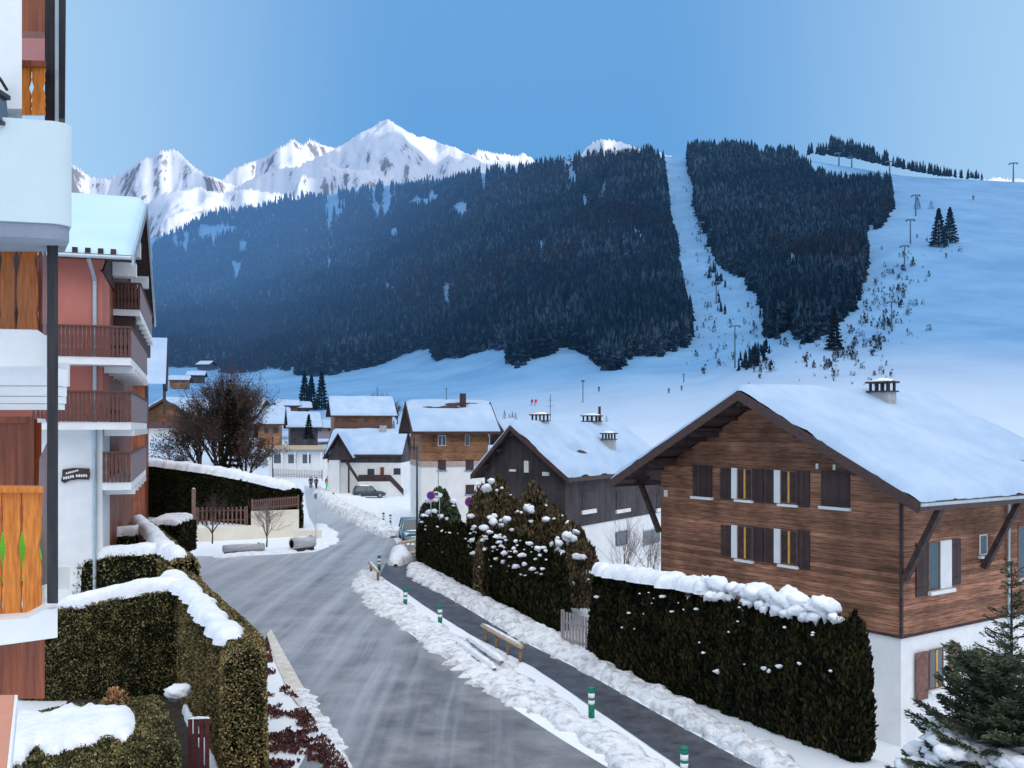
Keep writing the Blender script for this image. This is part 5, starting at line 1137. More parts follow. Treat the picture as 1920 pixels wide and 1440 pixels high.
slab([(-250,1190),(84,1190),(84,1310),(-250,1310)],9.6,9.8,BRW,'lower_boards')
# salmon parapet top in the corner, white edge
z=CH-505/F*6.0
def top(pxs,zz,mat,name,th):
    pts=[]
    for px,py in pxs: Y=(CH-zz)*F/(py-800); pts.append(((px-960)/F*Y+5,Y-9,zz-th))
    MB().prism(pts,(0,0,th)).build(name,mat,NB)
top([(-300,1303),(27,1303),(10,1460),(-300,1460)],z,M('salmon_ledge',(.55,.24,.16),(.62,.29,.2),ns=2,rough=.7),'ledge',.12); top([(27.5,1303),(33,1303),(17,1460),(10.5,1460)],z-.002,WHT,'ledge_edge',.12)
# lantern and green chair
r=thing('wall_lantern','black metal wall lantern on the white pier at the left edge','lamp',P(-12,230,8.3)); 
MB().prism([(-.09,-.06,0),(.09,-.06,0),(.07,-.06,.22),(-.07,-.06,.22)],(0,.14,0)).build('lantern_glass',GLS,r); MB().box(-.11,.11,-.08,.10,-.03,0).box(-.10,.10,-.07,.09,.222,.26).box(-.02,.02,-.02,.02,.261,.36).tube([(0,.0,.34),(0,.1,.42),(0,.22,.36)],.015,6).build('lantern_frame',POSTM,r)
GP=M('lime_green_plastic',(.16,.50,.02),(.2,.56,.03),ns=3,rough=.4)
r=thing('garden_chair','bright lime green plastic garden chair glimpsed through the carved railing','chair',P(10,1160,9.9))
m=MB()
for i in range(8):
    a0=math.pi*i/8; a1=math.pi*(i+1)/8
    m.add([(.3*math.cos(a0),.1,.50),(.3*math.cos(a1),.1,.50),(.3*math.cos(a1),.16,.60+.30*math.sin(a1)),(.3*math.cos(a0),.16,.60+.30*math.sin(a0))],[(0,1,2,3)])
m.box(-.3,.3,.1,.13,.45,.70); m.build('backrest',GP,r,bevel=.01); MB().box(-.28,.28,-.35,.1,.42,.46).build('seat',GP,r)
for sx in (-.24,.24):
    for sy in (-.3,.08): MB().bar((sx,sy,0),(sx,sy,.42),.04).build('leg',GP,r)
# ---------------------------------------------------------------- street furniture
def bollard(label,loc,first=[None]):
    if first[0] is None:
        r=thing('bollard',label,'bollard',loc,0,'green and white bollards between road and footpath'); first[0]=r
        def ring(z0,z1,r0,r1,mat,nm): MB().tube([(0,0,z0),(0,0,z1)],[r0,r1],16).build(nm,mat,r,True)
        ring(0,.42,.095,.10,GRN,'lower_post'); ring(.421,.54,.10,.102,BWH,'reflective_band'); ring(.541,.62,.102,.103,GRN,'middle_band'); ring(.621,.76,.103,.104,BWH,'reflective_band'); ring(.761,.88,.104,.112,GRN,'upper_band')
        MB().tube([(0,0,.881),(0,0,.93),(0,0,.955)],[.118,.11,.05],16).build('cap',GRN,r,True)
        return r
    return tree_copy(first[0],loc,0,label)
for (px,py,lb) in [(1283,1470,'green and white bollard cut off by the bottom edge, nearest of the row'),(1109,1345,'green and white bollard on the wide part of the footpath, next to the nearest'),(825,1174,'green and white bollard just before the timber guard rail'),(760,1139,'green and white bollard uphill of the guard rail next to the hedge corner'),(711,1070,'small green and white bollard behind the short timber rail at the junction'),(732,984,'tiny green bollard in the far snow bank, right one of the pair'),(719,980,'tiny green bollard in the far snow bank, left one of the pair'),(625,938,'distant green bollard at the start of the far snow bank')]:
    bollard(lb,gp(px,py)[:2]+(0,))
def rail_barrier(label,a,b,h=.62,posts=3,r_=.10,snow=True):
    a=np.array(gp(*a)[:2]);b=np.array(gp(*b)[:2]); L_=np.linalg.norm(b-a); rt=math.atan2(b[1]-a[1],b[0]-a[0])
    r=thing('guard_rail',label,'barrier',(a[0],a[1],0),rt)
    MB().tube([(0,0,h),(L_,0,h)],r_,12).build('log_rail',LGT,r,True)
    for i in range(posts): x=.25+(L_-.5)*i/(posts-1); MB().tube([(x,.06,-.1),(x,.06,h-.08)],.08,8).build('post',M('post_timber',(.2,.13,.08),(.32,.22,.14),ns=5) if i==0 else bpy.data.materials['post_timber'],r,True)
    if snow: snow_strip('snow_cap',[(0.05,0,h+r_*.8,.06),(L_/2,0,h+r_*.8,.07),(L_-.05,0,h+r_*.8,.05)],r,SNC,thick=.05,step=.08,droop=.03)
    return r
rail_barrier('round timber guard rail with snow on top beside the middle of the footpath',(905,1200),(978,1243),.62,4)
rail_barrier('short timber guard rail at the junction corner beside a bollard',(693,1078),(708,1096),.75,2)
# timber trough style barrier by the car
a=gp(748,1046);b=gp(790,1036); r=thing('timber_barrier','pale timber barrier with upright boards and snow in front of the parked blue car','barrier',(a[0],a[1],0),math.atan2(b[1]-a[1],b[0]-a[0]))
Lb=math.hypot(b[0]-a[0],b[1]-a[1])
MB().tube([(0,0,1.0),(Lb,0,1.0)],.11,8).build('top_rail',LGT,r,True); MB().tube([(0,0,.15),(Lb,0,.15)],.12,8).build('bottom_rail',LGT,r,True)
for i in range(5): MB().box(.15+i*(Lb-.4)/4,.15+i*(Lb-.4)/4+.16,-.03,.03,.1,.95).build('upright',LGT,r)
# half buried slats in the snow bank
a=gp(893,1212);b=gp(968,1262)
for k,lb in enumerate(['snow covered timber slat sticking out of the bank, the upper of two','snow covered timber slat sticking out of the bank, the lower of two']):
    r=thing('snowy_timber',lb,'slat',(a[0]-.35-.42*k,a[1]-.15-.25*k,.33-.1*k),math.atan2(b[1]-a[1],b[0]-a[0]),'slats in the snow bank')
    Ls=math.hypot(b[0]-a[0],b[1]-a[1])*(.9+.1*k); MB().box(0,Ls,-.05,.05,-.04,.03).build('slat',M('dark_slat_%d'%k,(.12,.1,.09),(.2,.17,.15),ns=4),r); snow_strip('snow_cap',[(0,.02,.03,.12),(Ls/2,.02,.03,.14),(Ls,.02,.03,.12)],r,SNC,thick=.14,step=.08,droop=.02)
# lamp with arm in front of the tall house
b=gp(782,1046); s=math.hypot(b[1],0)/F
r=thing('street_lamp','tall dark street lamp with a short flat arm in front of the tall house','lamp',b)
hh=CH+(800-841)/F*b[1]; MB().tube([(0,0,0),(0,0,1.2),(0,0,hh)],[.11,.09,.06],10).build('pole',LAMPM,r,True); MB().box(-.45,.06,-.06,.06,hh,hh+.10).build('arm',LAMPM,r); MB().box(-.5,-.36,-.09,.09,hh-.02,hh+.28).build('lamp_head',LAMPM,r)
q=gp(822,1010); Y=58*1.45; q=P(822,985,84)
r=thing('street_lamp','slim lamp post rising in front of the white house wall beside the snowy bush','lamp',(q[0],q[1],0)); hh=CH+(800-878)/F*84
MB().tube([(0,0,0),(0,0,hh)],.05,8).build('pole',METAL,r,True); MB().box(-.06,.28,-.05,.05,hh,hh+.08).build('lamp_head',LAMPM,r)
q=P(511,905,138); r=thing('street_lamp','thin dark lamp post with a small head at the far bend of the road','lamp',(q[0],q[1],0)); hh=CH+(800-822)/F*138
MB().tube([(0,0,0),(0,0,hh)],.07,8).build('pole',LAMPM,r,True); MB().tube([(0,0,hh-.1),(0,0,hh+.3)],[.22,.12],8).build('lamp_head',LAMPM,r,True)
q=gp(592,1013); r=thing('sign_post','thin bare metal pole standing in the snow at the road corner','pole',q); MB().tube([(0,0,0),(0,0,4.1*.92)],.035,8).build('pole',PIPE,r,True); MB().box(-.12,.12,-.05,-.03,3.3,3.7).build('sign_plate',METAL,r)
q=P(633,925,128); r=thing('sign_post','narrow grey pole beside the far white porch','pole',(q[0],q[1],0)); MB().tube([(0,0,0),(0,0,5.0)],.07,8).build('pole',PIPE,r,True)
BLUE=M('sign_blue',(.02,.05,.42),(.03,.06,.46),rough=.4); RED=M('sign_red',(.55,.03,.06),(.6,.04,.07),rough=.4)
def nopark(label,px,py,Y,pb):
    x,y,z=P(px,py,Y); r=thing('traffic_sign',label,'sign',(x,y,0)); MB().tube([(0,0,0),(0,0,z+.3)],.035,8).build('pole',METAL,r,True)
    MB().tube([(0,-.05,z),(0,-.07,z)],.33,24).build('sign_rim',RED,r); d=MB().tube([(0,-.0705,z),(0,-.08,z)],.24,24).build('sign_disc',BLUE,r); MB().bar((-.16,-.083,z+.16),(.16,-.083,z-.16),.05,.006).build('sign_bar',RED,d)
nopark('round blue and red no parking sign in front of the snowy bush',808,929,74,0)
nopark('round no parking sign half hidden behind the tall thuja clump',881,941,62,0)
x,y,z=P(824,928,74); r=thing('traffic_sign','small green and white rectangular plate on a grey post by the bush','sign',(x,y,0)); MB().tube([(0,0,0),(0,0,z+.2)],.035,8).build('pole',METAL,r,True); MB().box(-.38,-.08,-.06,-.04,z-.05,z+.2).build('green_plate',GRN,r); MB().box(-.075,.2,-.06,-.04,z-.14,z+.14).build('white_plate',BWH,r)
# ---------------------------------------------------------------- cars
def car(label,loc,rot,paint,L_=4.1,Wd=1.75,Hh=1.48,group=None):
    r=thing('parked_car',label,'car',loc,rot,group)
    # stations along y (front at -y): y, half width, z bottom, z belt/hood
    st=[(-.5,.66,.35,.62),(-.485,.8,.28,.72),(-.44,.9,.22,.80),(-.30,.98,.2,.90),(-.19,1.,.2,.95),(0,1.,.2,.97),(.2,1.,.2,1.0),(.36,.99,.2,1.02),(.44,.95,.25,1.0),(.485,.86,.32,.95),(.5,.78,.4,.85)]
    V=[];n=12
    for y,w_,zb,zt in st:
        w_=w_*Wd/2; zt=zt*.92
        V+=[(-w_*.55,y*L_,zb),(-w_*.92,y*L_,zb+.03),(-w_,y*L_,zb+.22),(-w_,y*L_,zb+(zt-zb)*.6),(-w_*.95,y*L_,zt-.06),(-w_*.6,y*L_,zt),(w_*.6,y*L_,zt),(w_*.95,y*L_,zt-.06),(w_,y*L_,zb+(zt-zb)*.6),(w_,y*L_,zb+.22),(w_*.92,y*L_,zb+.03),(w_*.55,y*L_,zb)]
    fs=[(i*n+k,i*n+(k+1)%n,(i+1)*n+(k+1)%n,(i+1)*n+k) for i in range(len(st)-1) for k in range(n)]+[tuple(range(n-1,-1,-1)),tuple(range((len(st)-1)*n,len(st)*n))]
    b=MB().add(V,fs).build('body',paint,r,True); 
    w=Wd/2; z0=.86; z1=Hh
    # greenhouse
    lo=[(-w*.93,-.20*L_,z0),(w*.93,-.20*L_,z0),(w*.93,.47*L_,z0),(-w*.93,.47*L_,z0)]; hi=[(-w*.72,-.07*L_,z1),(w*.72,-.07*L_,z1),(w*.74,.40*L_,z1),(-w*.74,.40*L_,z1)]
    MB().hexa(lo,hi).build('window_glass',GLS,r,bevel=.04)
    MB().hexa([(-w*.745,-.075*L_,z1-.05),(w*.745,-.075*L_,z1-.05),(w*.76,.405*L_,z1-.05),(-w*.76,.405*L_,z1-.05)],[(-w*.70,-.06*L_,z1+.03),(w*.70,-.06*L_,z1+.03),(w*.72,.39*L_,z1+.03),(-w*.72,.39*L_,z1+.03)]).build('roof_panel',paint,r,bevel=.02)
    m=MB()
    for s in (-1,1):
        m.bar((s*w*.94,-.205*L_,z0),(s*w*.73,-.072*L_,z1),.06); m.bar((s*w*.95,.10*L_,z0),(s*w*.75,.12*L_,z1),.06); m.bar((s*w*.94,.475*L_,z0),(s*w*.75,.402*L_,z1),.09)
    m.build('pillar',paint,r)
    for s in (-1,1):
        for yy in (-.31,.31):
            t_=MB().tube([(s*(w-.17),yy*L_,.33),(s*(w+.01),yy*L_,.33)],.33,20).build('tyre',POSTM,r,True); MB().tube([(s*(w+.011),yy*L_,.33),(s*(w+.02),yy*L_,.33)],.2,14).build('rim',METAL,t_)
        MB().hexa([(s*w*.50,-.487*L_,.58),(s*w*.80,-.475*L_,.58),(s*w*.84,-.44*L_,.6),(s*w*.50,-.46*L_,.6)],[(s*w*.5,-.475*L_,.74),(s*w*.83,-.462*L_,.74),(s*w*.86,-.42*L_,.75),(s*w*.5,-.44*L_,.75)]).build('headlight',BWH,r)
        MB().box(s*w*1.0-.02,s*w*1.0+.16*s if s>0 else s*w-.02+0.0,-.17*L_,-.14*L_,.92,1.04).build('mirror',paint,r) if s>0 else MB().box(-w-.16,-w+.02,-.17*L_,-.14*L_,.92,1.04).build('mirror',paint,r)
    MB().box(-.26,.26,-.507*L_,-.503*L_,.42,.52).build('number_plate',BWH,r); MB().box(-.55,.55,-.503*L_,-.498*L_,.56,.66).build('grille',POSTM,r)
    return r
BP=M('blue_grey_paint',(.12,.27,.36),(.16,.32,.42),rough=.3,metal=.3,spec=.6); DP_=M('dark_blue_paint',(.015,.03,.055),(.03,.05,.08),rough=.3,spec=.6); LBP=M('pale_blue_paint',(.22,.35,.5),(.27,.4,.56),rough=.3,spec=.6)
q=gp(768,1016); c=car('blue grey car facing the camera behind the pale timber barrier','' and 0 or (q[0],q[1]+1.6,0),math.radians(12),BP,Hh=1.62,L_=4.3); snow_strip('bonnet_snow',[(-.5,-1.35,.84,.35),(.5,-1.35,.84,.35)],c,SNC,thick=.06,step=.1,droop=0)
q=gp(834,990); car('pale blue car whose roof shows above the hedge below the signs',(q[0],q[1]+.5,0),math.radians(12),LBP)
q=gp(690,934); c=car('dark blue car with snow on it parked below the outside stair',(q[0],q[1]+1,0),math.radians(105),DP_); snow_strip('roof_snow',[(-.5,.0,1.5,.6),(0,.5,1.5,.6),(.4,1.2,1.5,.6)],c,SNC,thick=.14,step=.15,droop=0)
# ---------------------------------------------------------------- fences, walls, logs at the left corner
def wall_thing(name,label,pxa,pxb,h,th,mat,cat='wall',snow=False,z=0,zb=-.2):
    a=gp(*pxa);b=gp(*pxb); L_=math.hypot(b[0]-a[0],b[1]-a[1]); r=thing(name,label,cat,(a[0],a[1],0),math.atan2(b[1]-a[1],b[0]-a[0]))
    MB().box(0,L_,0,th,zb,h).build('wall',mat,r,bevel=.01)
    if snow: snow_strip('snow_cap',[(0,th/2,h,th/2+.05),(L_/2,th/2,h,th/2+.06),(L_,th/2,h,th/2+.05)],r,SNC,thick=.2,step=.2)
    return r,L_
wall_thing('garden_wall','low cream garden wall behind the hollow logs',(364,1016),(550,1006),1.05,.25,CREAM)
r,_=wall_thing('garden_wall','taller cream wall section under the finer picket fence',(462,1008),(553,1004),2.0,.25,CREAM,z=0); r.location=(r.location.x,r.location.y+1.5,0)
wall_thing('garden_wall','low cream wall running out to the street corner',(550,1012),(602,1012),.75,.25,CREAM)
wall_thing('garden_wall','short white wall beneath the small snowy hedge',(318,1030),(364,1018),1.25,.25,WHT)
a=gp(366,1012); b=gp(462,1010); picket('picket_fence','brown picket fence with wide boards on the cream wall',(a[0],a[1]+.2),(b[0],b[1]+.2),1.15,2.55,12,.13,PICK,'fence',pointed=False)
a=gp(462,1008); b=gp(552,996); picket('picket_fence','finer brown picket fence continuing right along the dark hedge',(a[0],a[1]+1.8),(b[0],b[1]+1.6),2.0,2.95,26,.09,PICK,'fence',rails=(.2,.85))
q=gp(364,1014); r=thing('fence_post','tall weathered wooden corner post between small hedge and picket fence','post',(q[0],q[1]-.1,0)); hh=CH+(800-916)/F*q[1]; MB().box(-.12,.12,-.12,.12,-.1,hh).build('post',M('post_brown',(.16,.09,.06),(.25,.16,.11),ns=5),r); snow_strip('snow_cap',[(-.1,0,hh,.12),(.1,0,hh,.12)],r,SNC,thick=.15,step=.05)
q=gp(565,985); r=thing('marker_post','short brown post with snow hood near the road corner','post',q); MB().box(-.35,.2,-.1,.1,0,.55).build('base',PICK,r); MB().tube([(.15,0,.55),(.15,0,1.15)],.08,8).build('post',POSTM,r); snow_strip('snow_cap',[(-.4,0,.5,.2),(-.1,0,.75,.25),(.15,0,.5,.15)],r,SNC,thick=.5,step=.06)
LOG=M('weathered_log',(.34,.36,.39),(.55,.57,.60),ns=4,st=(.4,3,3),rough=.8,bump=.3)
def log(label,a,b,rad,z):
    a=gp(*a);b=gp(*b); r=thing('hollow_log',label,'log',(a[0],a[1],0),math.atan2(b[1]-a[1],b[0]-a[0]),'hollowed logs lying in the snow'); L_=math.hypot(b[0]-a[0],b[1]-a[1])
    MB().tube([(0,0,z),(L_*.3,0,z+.02),(L_*.7,0,z),(L_,0,z+.02)],[rad,rad*1.03,rad*.97,rad*.95],14).build('trunk',LOG,r,True); MB().tube([(-.012,0,z),(-.002,0,z)],rad*.72,14).build('hollow_end',HCORE,r)
    MB().tube([(L_*.86,0,z+rad*.8),(L_*.86,0,z+rad*1.25)],.1,8).build('branch_stub',LOG,r)
    MB().box(.1,L_-.1,-rad*.6,rad*.6,-.05,z-rad*.8).build('support',BARK,r); snow_strip('snow_cap',[(.2,.05,z+rad*.9,rad*.45),(L_*.5,.05,z+rad*.93,rad*.5),(L_*.8,.05,z+rad*.86,rad*.4)],r,SNC,thick=.07,step=.1,droop=.04); return r
log('long low weathered log planter lying in front of the cream wall',(418,1040),(496,1036),.27,.40); log('short thick weathered log at the corner with a dark hollow end',(547,1034),(588,1030),.42,.55)
# long dark hedge with snow and the small snowy hedge
a=P(285,900,80)
LD=box_hedge('long_hedge','long dark evergreen hedge under a sloping band of snow behind the picket fences',[P(270,868,98),P(400,885,93),P(480,900,89),P(552,918,85)],.9,3,n=40000,leafsize=.17,seed=61,mat=THU,z0=-.1)
cap_on(LD,[(*P(270,868,98),.95),(*P(400,885,93),.95),(*P(480,900,89),.9),(*P(550,917,85),.8)],thick=.55,edge=.2,lump=.7,seed=91,step=.25)
SH=box_hedge('small_hedge','small dark hedge block with ribbed snow on its sloping top next to the tall post',[(*P(285,955,60)[:2],3.0),(*P(352,955,60)[:2],3.05)],1.5,3,n=12000,leafsize=.16,seed=67,mat=THU,z0=1.2)
for i,yy in enumerate((-1.05,-.35,.35,1.05)): cap_on(SH,[(*(np.array(P(283+i*2,955,60)[:2])+[0,yy]),3.05+.06*i,.33),(*(np.array(P(352,955,60)[:2])+[0,yy]),3.08+.06*i,.33)],thick=.3,edge=.3,lump=.6,seed=95+i)
# wooden fence at far road
a=P(512,893,154);b=P(604,905,148); picket('roadside_fence','low weathered fence with snow behind it along the far road',(a[0],a[1]),(b[0],b[1]),1.0,2.3,30,.12,PICKG,'fence',rails=(.15,.35))
bank('snow_bank',[(500,880,2.5),(545,884,2.5),(575,887,2.2)],'deep snow behind the far roadside fence',mat=SNC,step=.6,nv=14,thick=1.3,lump=.3,edge=.1,ls=.3,seed=97)
# ---------------------------------------------------------------- bare trees
def bare(name,label,x,y,z0,h,spread,levels=4,kids=4,mat=TWIG,seed=0,trunk=.16,fork=.28,group=None,upw=.35,leafy=None,nl=.3,cat='tree'):
    rs=random.Random(seed); root=thing(name,label,cat,(x,y,z0),0,group); tr=MB(); V=[];Fq=[]
    tips=[]
    def seg(m,a,b,r0,r1,n): 
        a=Vector(a);b=Vector(b); d=(b-a).normalized(); u=d.cross(Vector((.3,.9,.2))).normalized(); w=d.cross(u); i0=len(V)
        for p,r in ((a,r0),(b,r1)):
            for k in range(3): an=k*2.094; V.append(tuple(p+(u*math.cos(an)+w*math.sin(an))*r))
        for k in range(3): Fq.append((i0+k,i0+(k+1)%3,i0+3+(k+1)%3,i0+3+k))
    def grow(p,d,L_,r,lv):
        q=p+d*L_; mid=p+d*L_*.5+Vector((rs.gauss(0,.04),rs.gauss(0,.04),rs.gauss(0,.03)))*L_; seg(None,p,mid,r,r*.8,3); seg(None,mid,q,r*.8,r*.6,3)
        if lv==0: tips.append((q,d)); return
        for i in range(kids):
            dd=(d+Vector((rs.gauss(0,1),rs.gauss(0,1),rs.gauss(0,.7)+upw))*.62*spread).normalized(); pp=p+d*L_*(.45+.55*rs.random()); grow(pp,dd,L_*(.55+.3*rs.random()),r*.5,lv-1)
    b0=Vector((0,0,0)); tr.tube([(0,0,-.3),(0.03,0,h*fork*.6),(0,0.02,h*fork)],[trunk,trunk*.8,trunk*.7],8); tr.build('trunk',BARK,root,True)
    for i in range(kids+2): 
        d=Vector((rs.gauss(0,.6)*spread,rs.gauss(0,.6)*spread,1)).normalized(); grow(Vector((0,0,h*fork*(.7+.3*rs.random()))),d,h*.3,trunk*.55,levels)
    grow(Vector((0,0,h*fork)),Vector((0,0,1)),h*.36,trunk*.7,levels)
    mesh_np('crown',np.array(V),np.array(Fq),mat,root)
    if leafy:
        tp=np.array([t_[0] for t_ in tips]); tp=tp[rng.choice(len(tp),leafy)]+rng.normal(0,.22,(leafy,3)); nr=rng.normal(0,1,(leafy,3)); nr/=np.linalg.norm(nr,axis=1)[:,None]
        leaf_obj('foliage',tp,nr,nl,TWIG,root,up=.4,jit=.6,elong=4)
    return root
q=P(418,900,106); t0=bare('bare_tree','very large dark bare tree with a dense twiggy crown left of the far road',q[0],q[1],.5,13.6,.46,4,5,TWIG,3,.34,.25,leafy=16000,nl=.22)
q=P(375,880,110); bare('bare_tree','spreading dark tree with snow clumps just left of the largest one',q[0],q[1],1.0,9.5,.66,4,4,TWIG,5,.26,.3,leafy=4500,nl=.3)
q=P(460,880,106); bare('bare_tree','lower spreading bare tree right of the largest one',q[0],q[1],.8,8.0,.6,4,4,TWIG,8,.24,.3,leafy=4500,nl=.3)
q=P(432,890,104); sx=spruce('spruce_tree','dark ragged fir top rising through the crown of the bare tree',q[0],q[1],2,12.0,1.7,22,6,mat=THU,snow=0,density=.8,seed=31,nl=.3)
q=P(320,870,105); bare('bare_tree','small bare orchard tree behind the long dark hedge',q[0],q[1],1.0,5.5,1.0,4,4,TWIG,12,.18,.3)
for (px,py,Y,h,lb,sd) in [(398,955,70,4.2,'bare shrub with dark stems in front of the dark hedge, left of two',14),(500,950,68,4.0,'pale bare shrub in front of the dark hedge, right of two',16)]:
    q=P(px,py,Y); bare('bare_shrub',lb,q[0],q[1],.8,h,.7,3,4,TWIG if sd==14 else TWIGL,sd,.06,.12,cat='shrub')
for (px,Y,h,lb,sd) in [(1170,58,6.6,'pale bare sapling in front of the white wall of the dark chalet, left of two',18),(1215,56,6.0,'pale bare sapling next to the large chalet corner, right of two',20)]:
    bare('bare_sapling',lb,(px-960)/F*Y,Y,-1.5,h,.5,3,4,TWIGL,sd,.05,.1)
for (px,py,Y,h,lb,sd) in [(712,765,330,9,'frosty grey bare tree behind the timber chalet roof',22),(745,775,330,7,'smaller frosty bare tree right of the taller one on the slope',24)]:
    q=T(px,py+20); bare('bare_tree',lb,q[0],q[1],q[2],h,.7,4,4,TWIG,sd,.2,.2,group='bare trees on the meadow')
# spruces on the meadow
def small_spruce(label,px,py,hpx,wf=.17,seed=0,group='lone spruces on the slopes',mat=FARSPR,Yover=None,n=2200):
    q=T(px,py) if Yover is None else P(px,py,Yover); h=hpx*q[1]/F; rs=np.random.default_rng(seed)
    root=thing('spruce_tree',label,'tree',q,0,group); MB().tube([(0,0,-.5),(0,0,h*.6)],[h*.018,h*.008],6).build('trunk',BARK,root)
    f=rs.random(n)**1.25; ring=np.floor(f*11)/11+.09; rad=h*wf*(1-f)**.8*(.75+.5*((f*11)%1<.5))*(.55+.45*rs.random(n)); a=rs.random(n)*6.283
    p=np.stack([rad*np.cos(a),rad*np.sin(a),h*(.07+.92*f)-rad*.25],1); nr=np.stack([np.cos(a),np.sin(a),-.1+0*a],1)
    leaf_obj('foliage',p,nr,h*.055,mat,root,up=-.1,out=1,elong=2.2,jit=.4); return root
small_spruce('dark spruce on the village meadow, left one of the group behind the timber chalet',571,766,68,.17,1); small_spruce('dark spruce on the village meadow, middle one of the group',584,768,66,.16,2); small_spruce('dark spruce on the village meadow, right one with snow flecks',603,768,72,.16,3)
for k_,(px_,py_,hp_) in enumerate([(470,790,22),(536,800,18),(620,770,14),(690,790,16),(738,806,18)]): small_spruce(['small fir right beside the big bare tree crown','small fir between red brown chalet and barn','small fir above the timber chalet roof','small fir right behind the timber chalet','small fir just left of the tall house roof'][k_],px_,py_,hp_,.2,50+k_,n=700,group='small firs in the village')
small_spruce('small fir standing in front of the dark barn',579,824,48,.2,4,Yover=190)
small_spruce('lone spruce high on the ski slope, left one of the close pair',1760,462,72,.20,5); small_spruce('lone spruce high on the ski slope, right one of the close pair',1781,456,68,.20,6)
small_spruce('single dark spruce leaning slightly at the lower edge of the right forest',1564,656,80,.17,7)
small_spruce('small bushy spruce near the chairlift beside the pair of lone spruces',1720,392,24,.3,8,n=600); small_spruce('little round spruce right of the chairlift line high on the slope',1746,392,16,.4,9,n=500)
small_spruce('tall spruce standing apart at the lower forest edge in the middle',822,676,34,.17,10)
for k,(px,hp) in enumerate([(946,20),(955,14),(961,18),(967,16)]): small_spruce(['tiny fir behind the dark gable, leftmost of four','tiny fir behind the dark gable, second from the left','tiny fir behind the dark gable, third from the left','tiny fir behind the dark gable, rightmost of four'][k],px,789,hp,.22,20+k,group='tiny firs behind the dark gable',n=400)
for k,(px,hp) in enumerate([(1106,10),(1121,18),(1137,14)]): small_spruce(['tiny fir left of the ridge chimney','taller tiny fir left of the ridge chimney','tiny fir nearest to the ridge chimney'][k],px,793,hp,.3,30+k,group='tiny firs behind the snow roof',n=400)
# round snowy bush by the white house
x,y,_=P(824,960,79); r=thuja('evergreen_bush','dark round evergreen bush with snow pads in front of the tall white house',[(x-.9,y,2.9,.8),(x,y,4.1,1.1),(x+.9,y,3.0,.8)],2600,.32,300,SPR,cat='shrub'); blob_snow(r,[(x+random.uniform(-1.2,1.2),y-1.0+random.random()*.2,random.uniform(1.2,3.6),random.choice([.12,.2,.28])) for _ in range(14)])
# ---------------------------------------------------------------- ski lift, markers, skiers
LFT=M('lift_steel',(.05,.10,.14),(.09,.15,.2),rough=.6,haze=1)
def pylon(label,px,py,hpx,loc=None,w=5.0):
    q=T(px,py); h=hpx*q[1]/F; r=thing('lift_pylon',label,'pylon',q,math.radians(-15),'ski lift pylons'); wd=q[1]/F*3.0
    MB().tube([(0,0,-1),(0,0,h)],[wd*.5,wd*.32],8).build('mast',LFT,r); MB().box(-w/2,w/2,-.3,.3,h,h+wd*.7).build('crossarm',LFT,r)
    for s in (-1,1): MB().box(s*w/2-.5,s*w/2+.5,-1.2,1.2,h-wd*.5,h-.05).build('sheave_train',LFT,r); 
    return r
for (px,py,hp,lb) in [(1378,690,78,'ski lift pylon with T arm nearest to the village above the chalet ridge'),(1343,570,40,'ski lift pylon halfway up the snowy gully'),(1313,440,22,'ski lift pylon high in the snowy gully'),(1672,622,55,'ski lift pylon in the scrub above the chalet chimney'),(1696,508,46,'ski lift pylon on the scrub edge below the lone spruce pair'),(1707,455,42,'ski lift pylon left of the lone spruces'),(1717,405,38,'highest ski lift pylon of the line beside the small bushy spruce'),(1573,290,22,'ski lift pylon on the sunlit crest, left one'),(1597,296,18,'ski lift pylon on the sunlit crest, middle one'),(1668,312,22,'ski lift pylon on the sunlit crest, right one'),(1900,338,34,'ski lift pylon on the skyline at the far right')]:
    pylon(lb,px,py,hp,w=max(3.5,14*T(px,py)[1]/F))
MK=M('marker_dark',(.05,.06,.09),(.09,.1,.13),haze=1); MR=M('marker_red',(.55,.05,.08),(.6,.06,.1),haze=1)
for (px,py,hp,c,lb) in [(1093,755,42,MK,'tall thin snow gun mast on the meadow above the roof'),(1282,717,16,MK,'thin marker pole on the meadow left of the chalet gable')]:
    q=T(px,py); r=thing('marker_pole',lb,'pole',q); h=hp*q[1]/F; MB().tube([(0,0,-.5),(0,0,h)],q[1]/F*.9,6).build('pole',c,r); MB().box(-q[1]/F*3,q[1]/F*3,-.1,.1,h*.93,h).build('nozzle',c,r)
for (px,py,lb) in [(996,760,'small red and white piste flag, left one of a pair on the meadow'),(1003,760,'small red and white piste flag, right one of a pair on the meadow')]:
    q=T(px,py); s=q[1]/F; r=thing('piste_flag',lb,'flag',q); MB().tube([(0,0,-.3),(0,0,s*11)],s*.6,6).build('pole',MK,r); MB().box(0,s*4,-.05,.05,s*5,s*11).build('flag',MR,r)
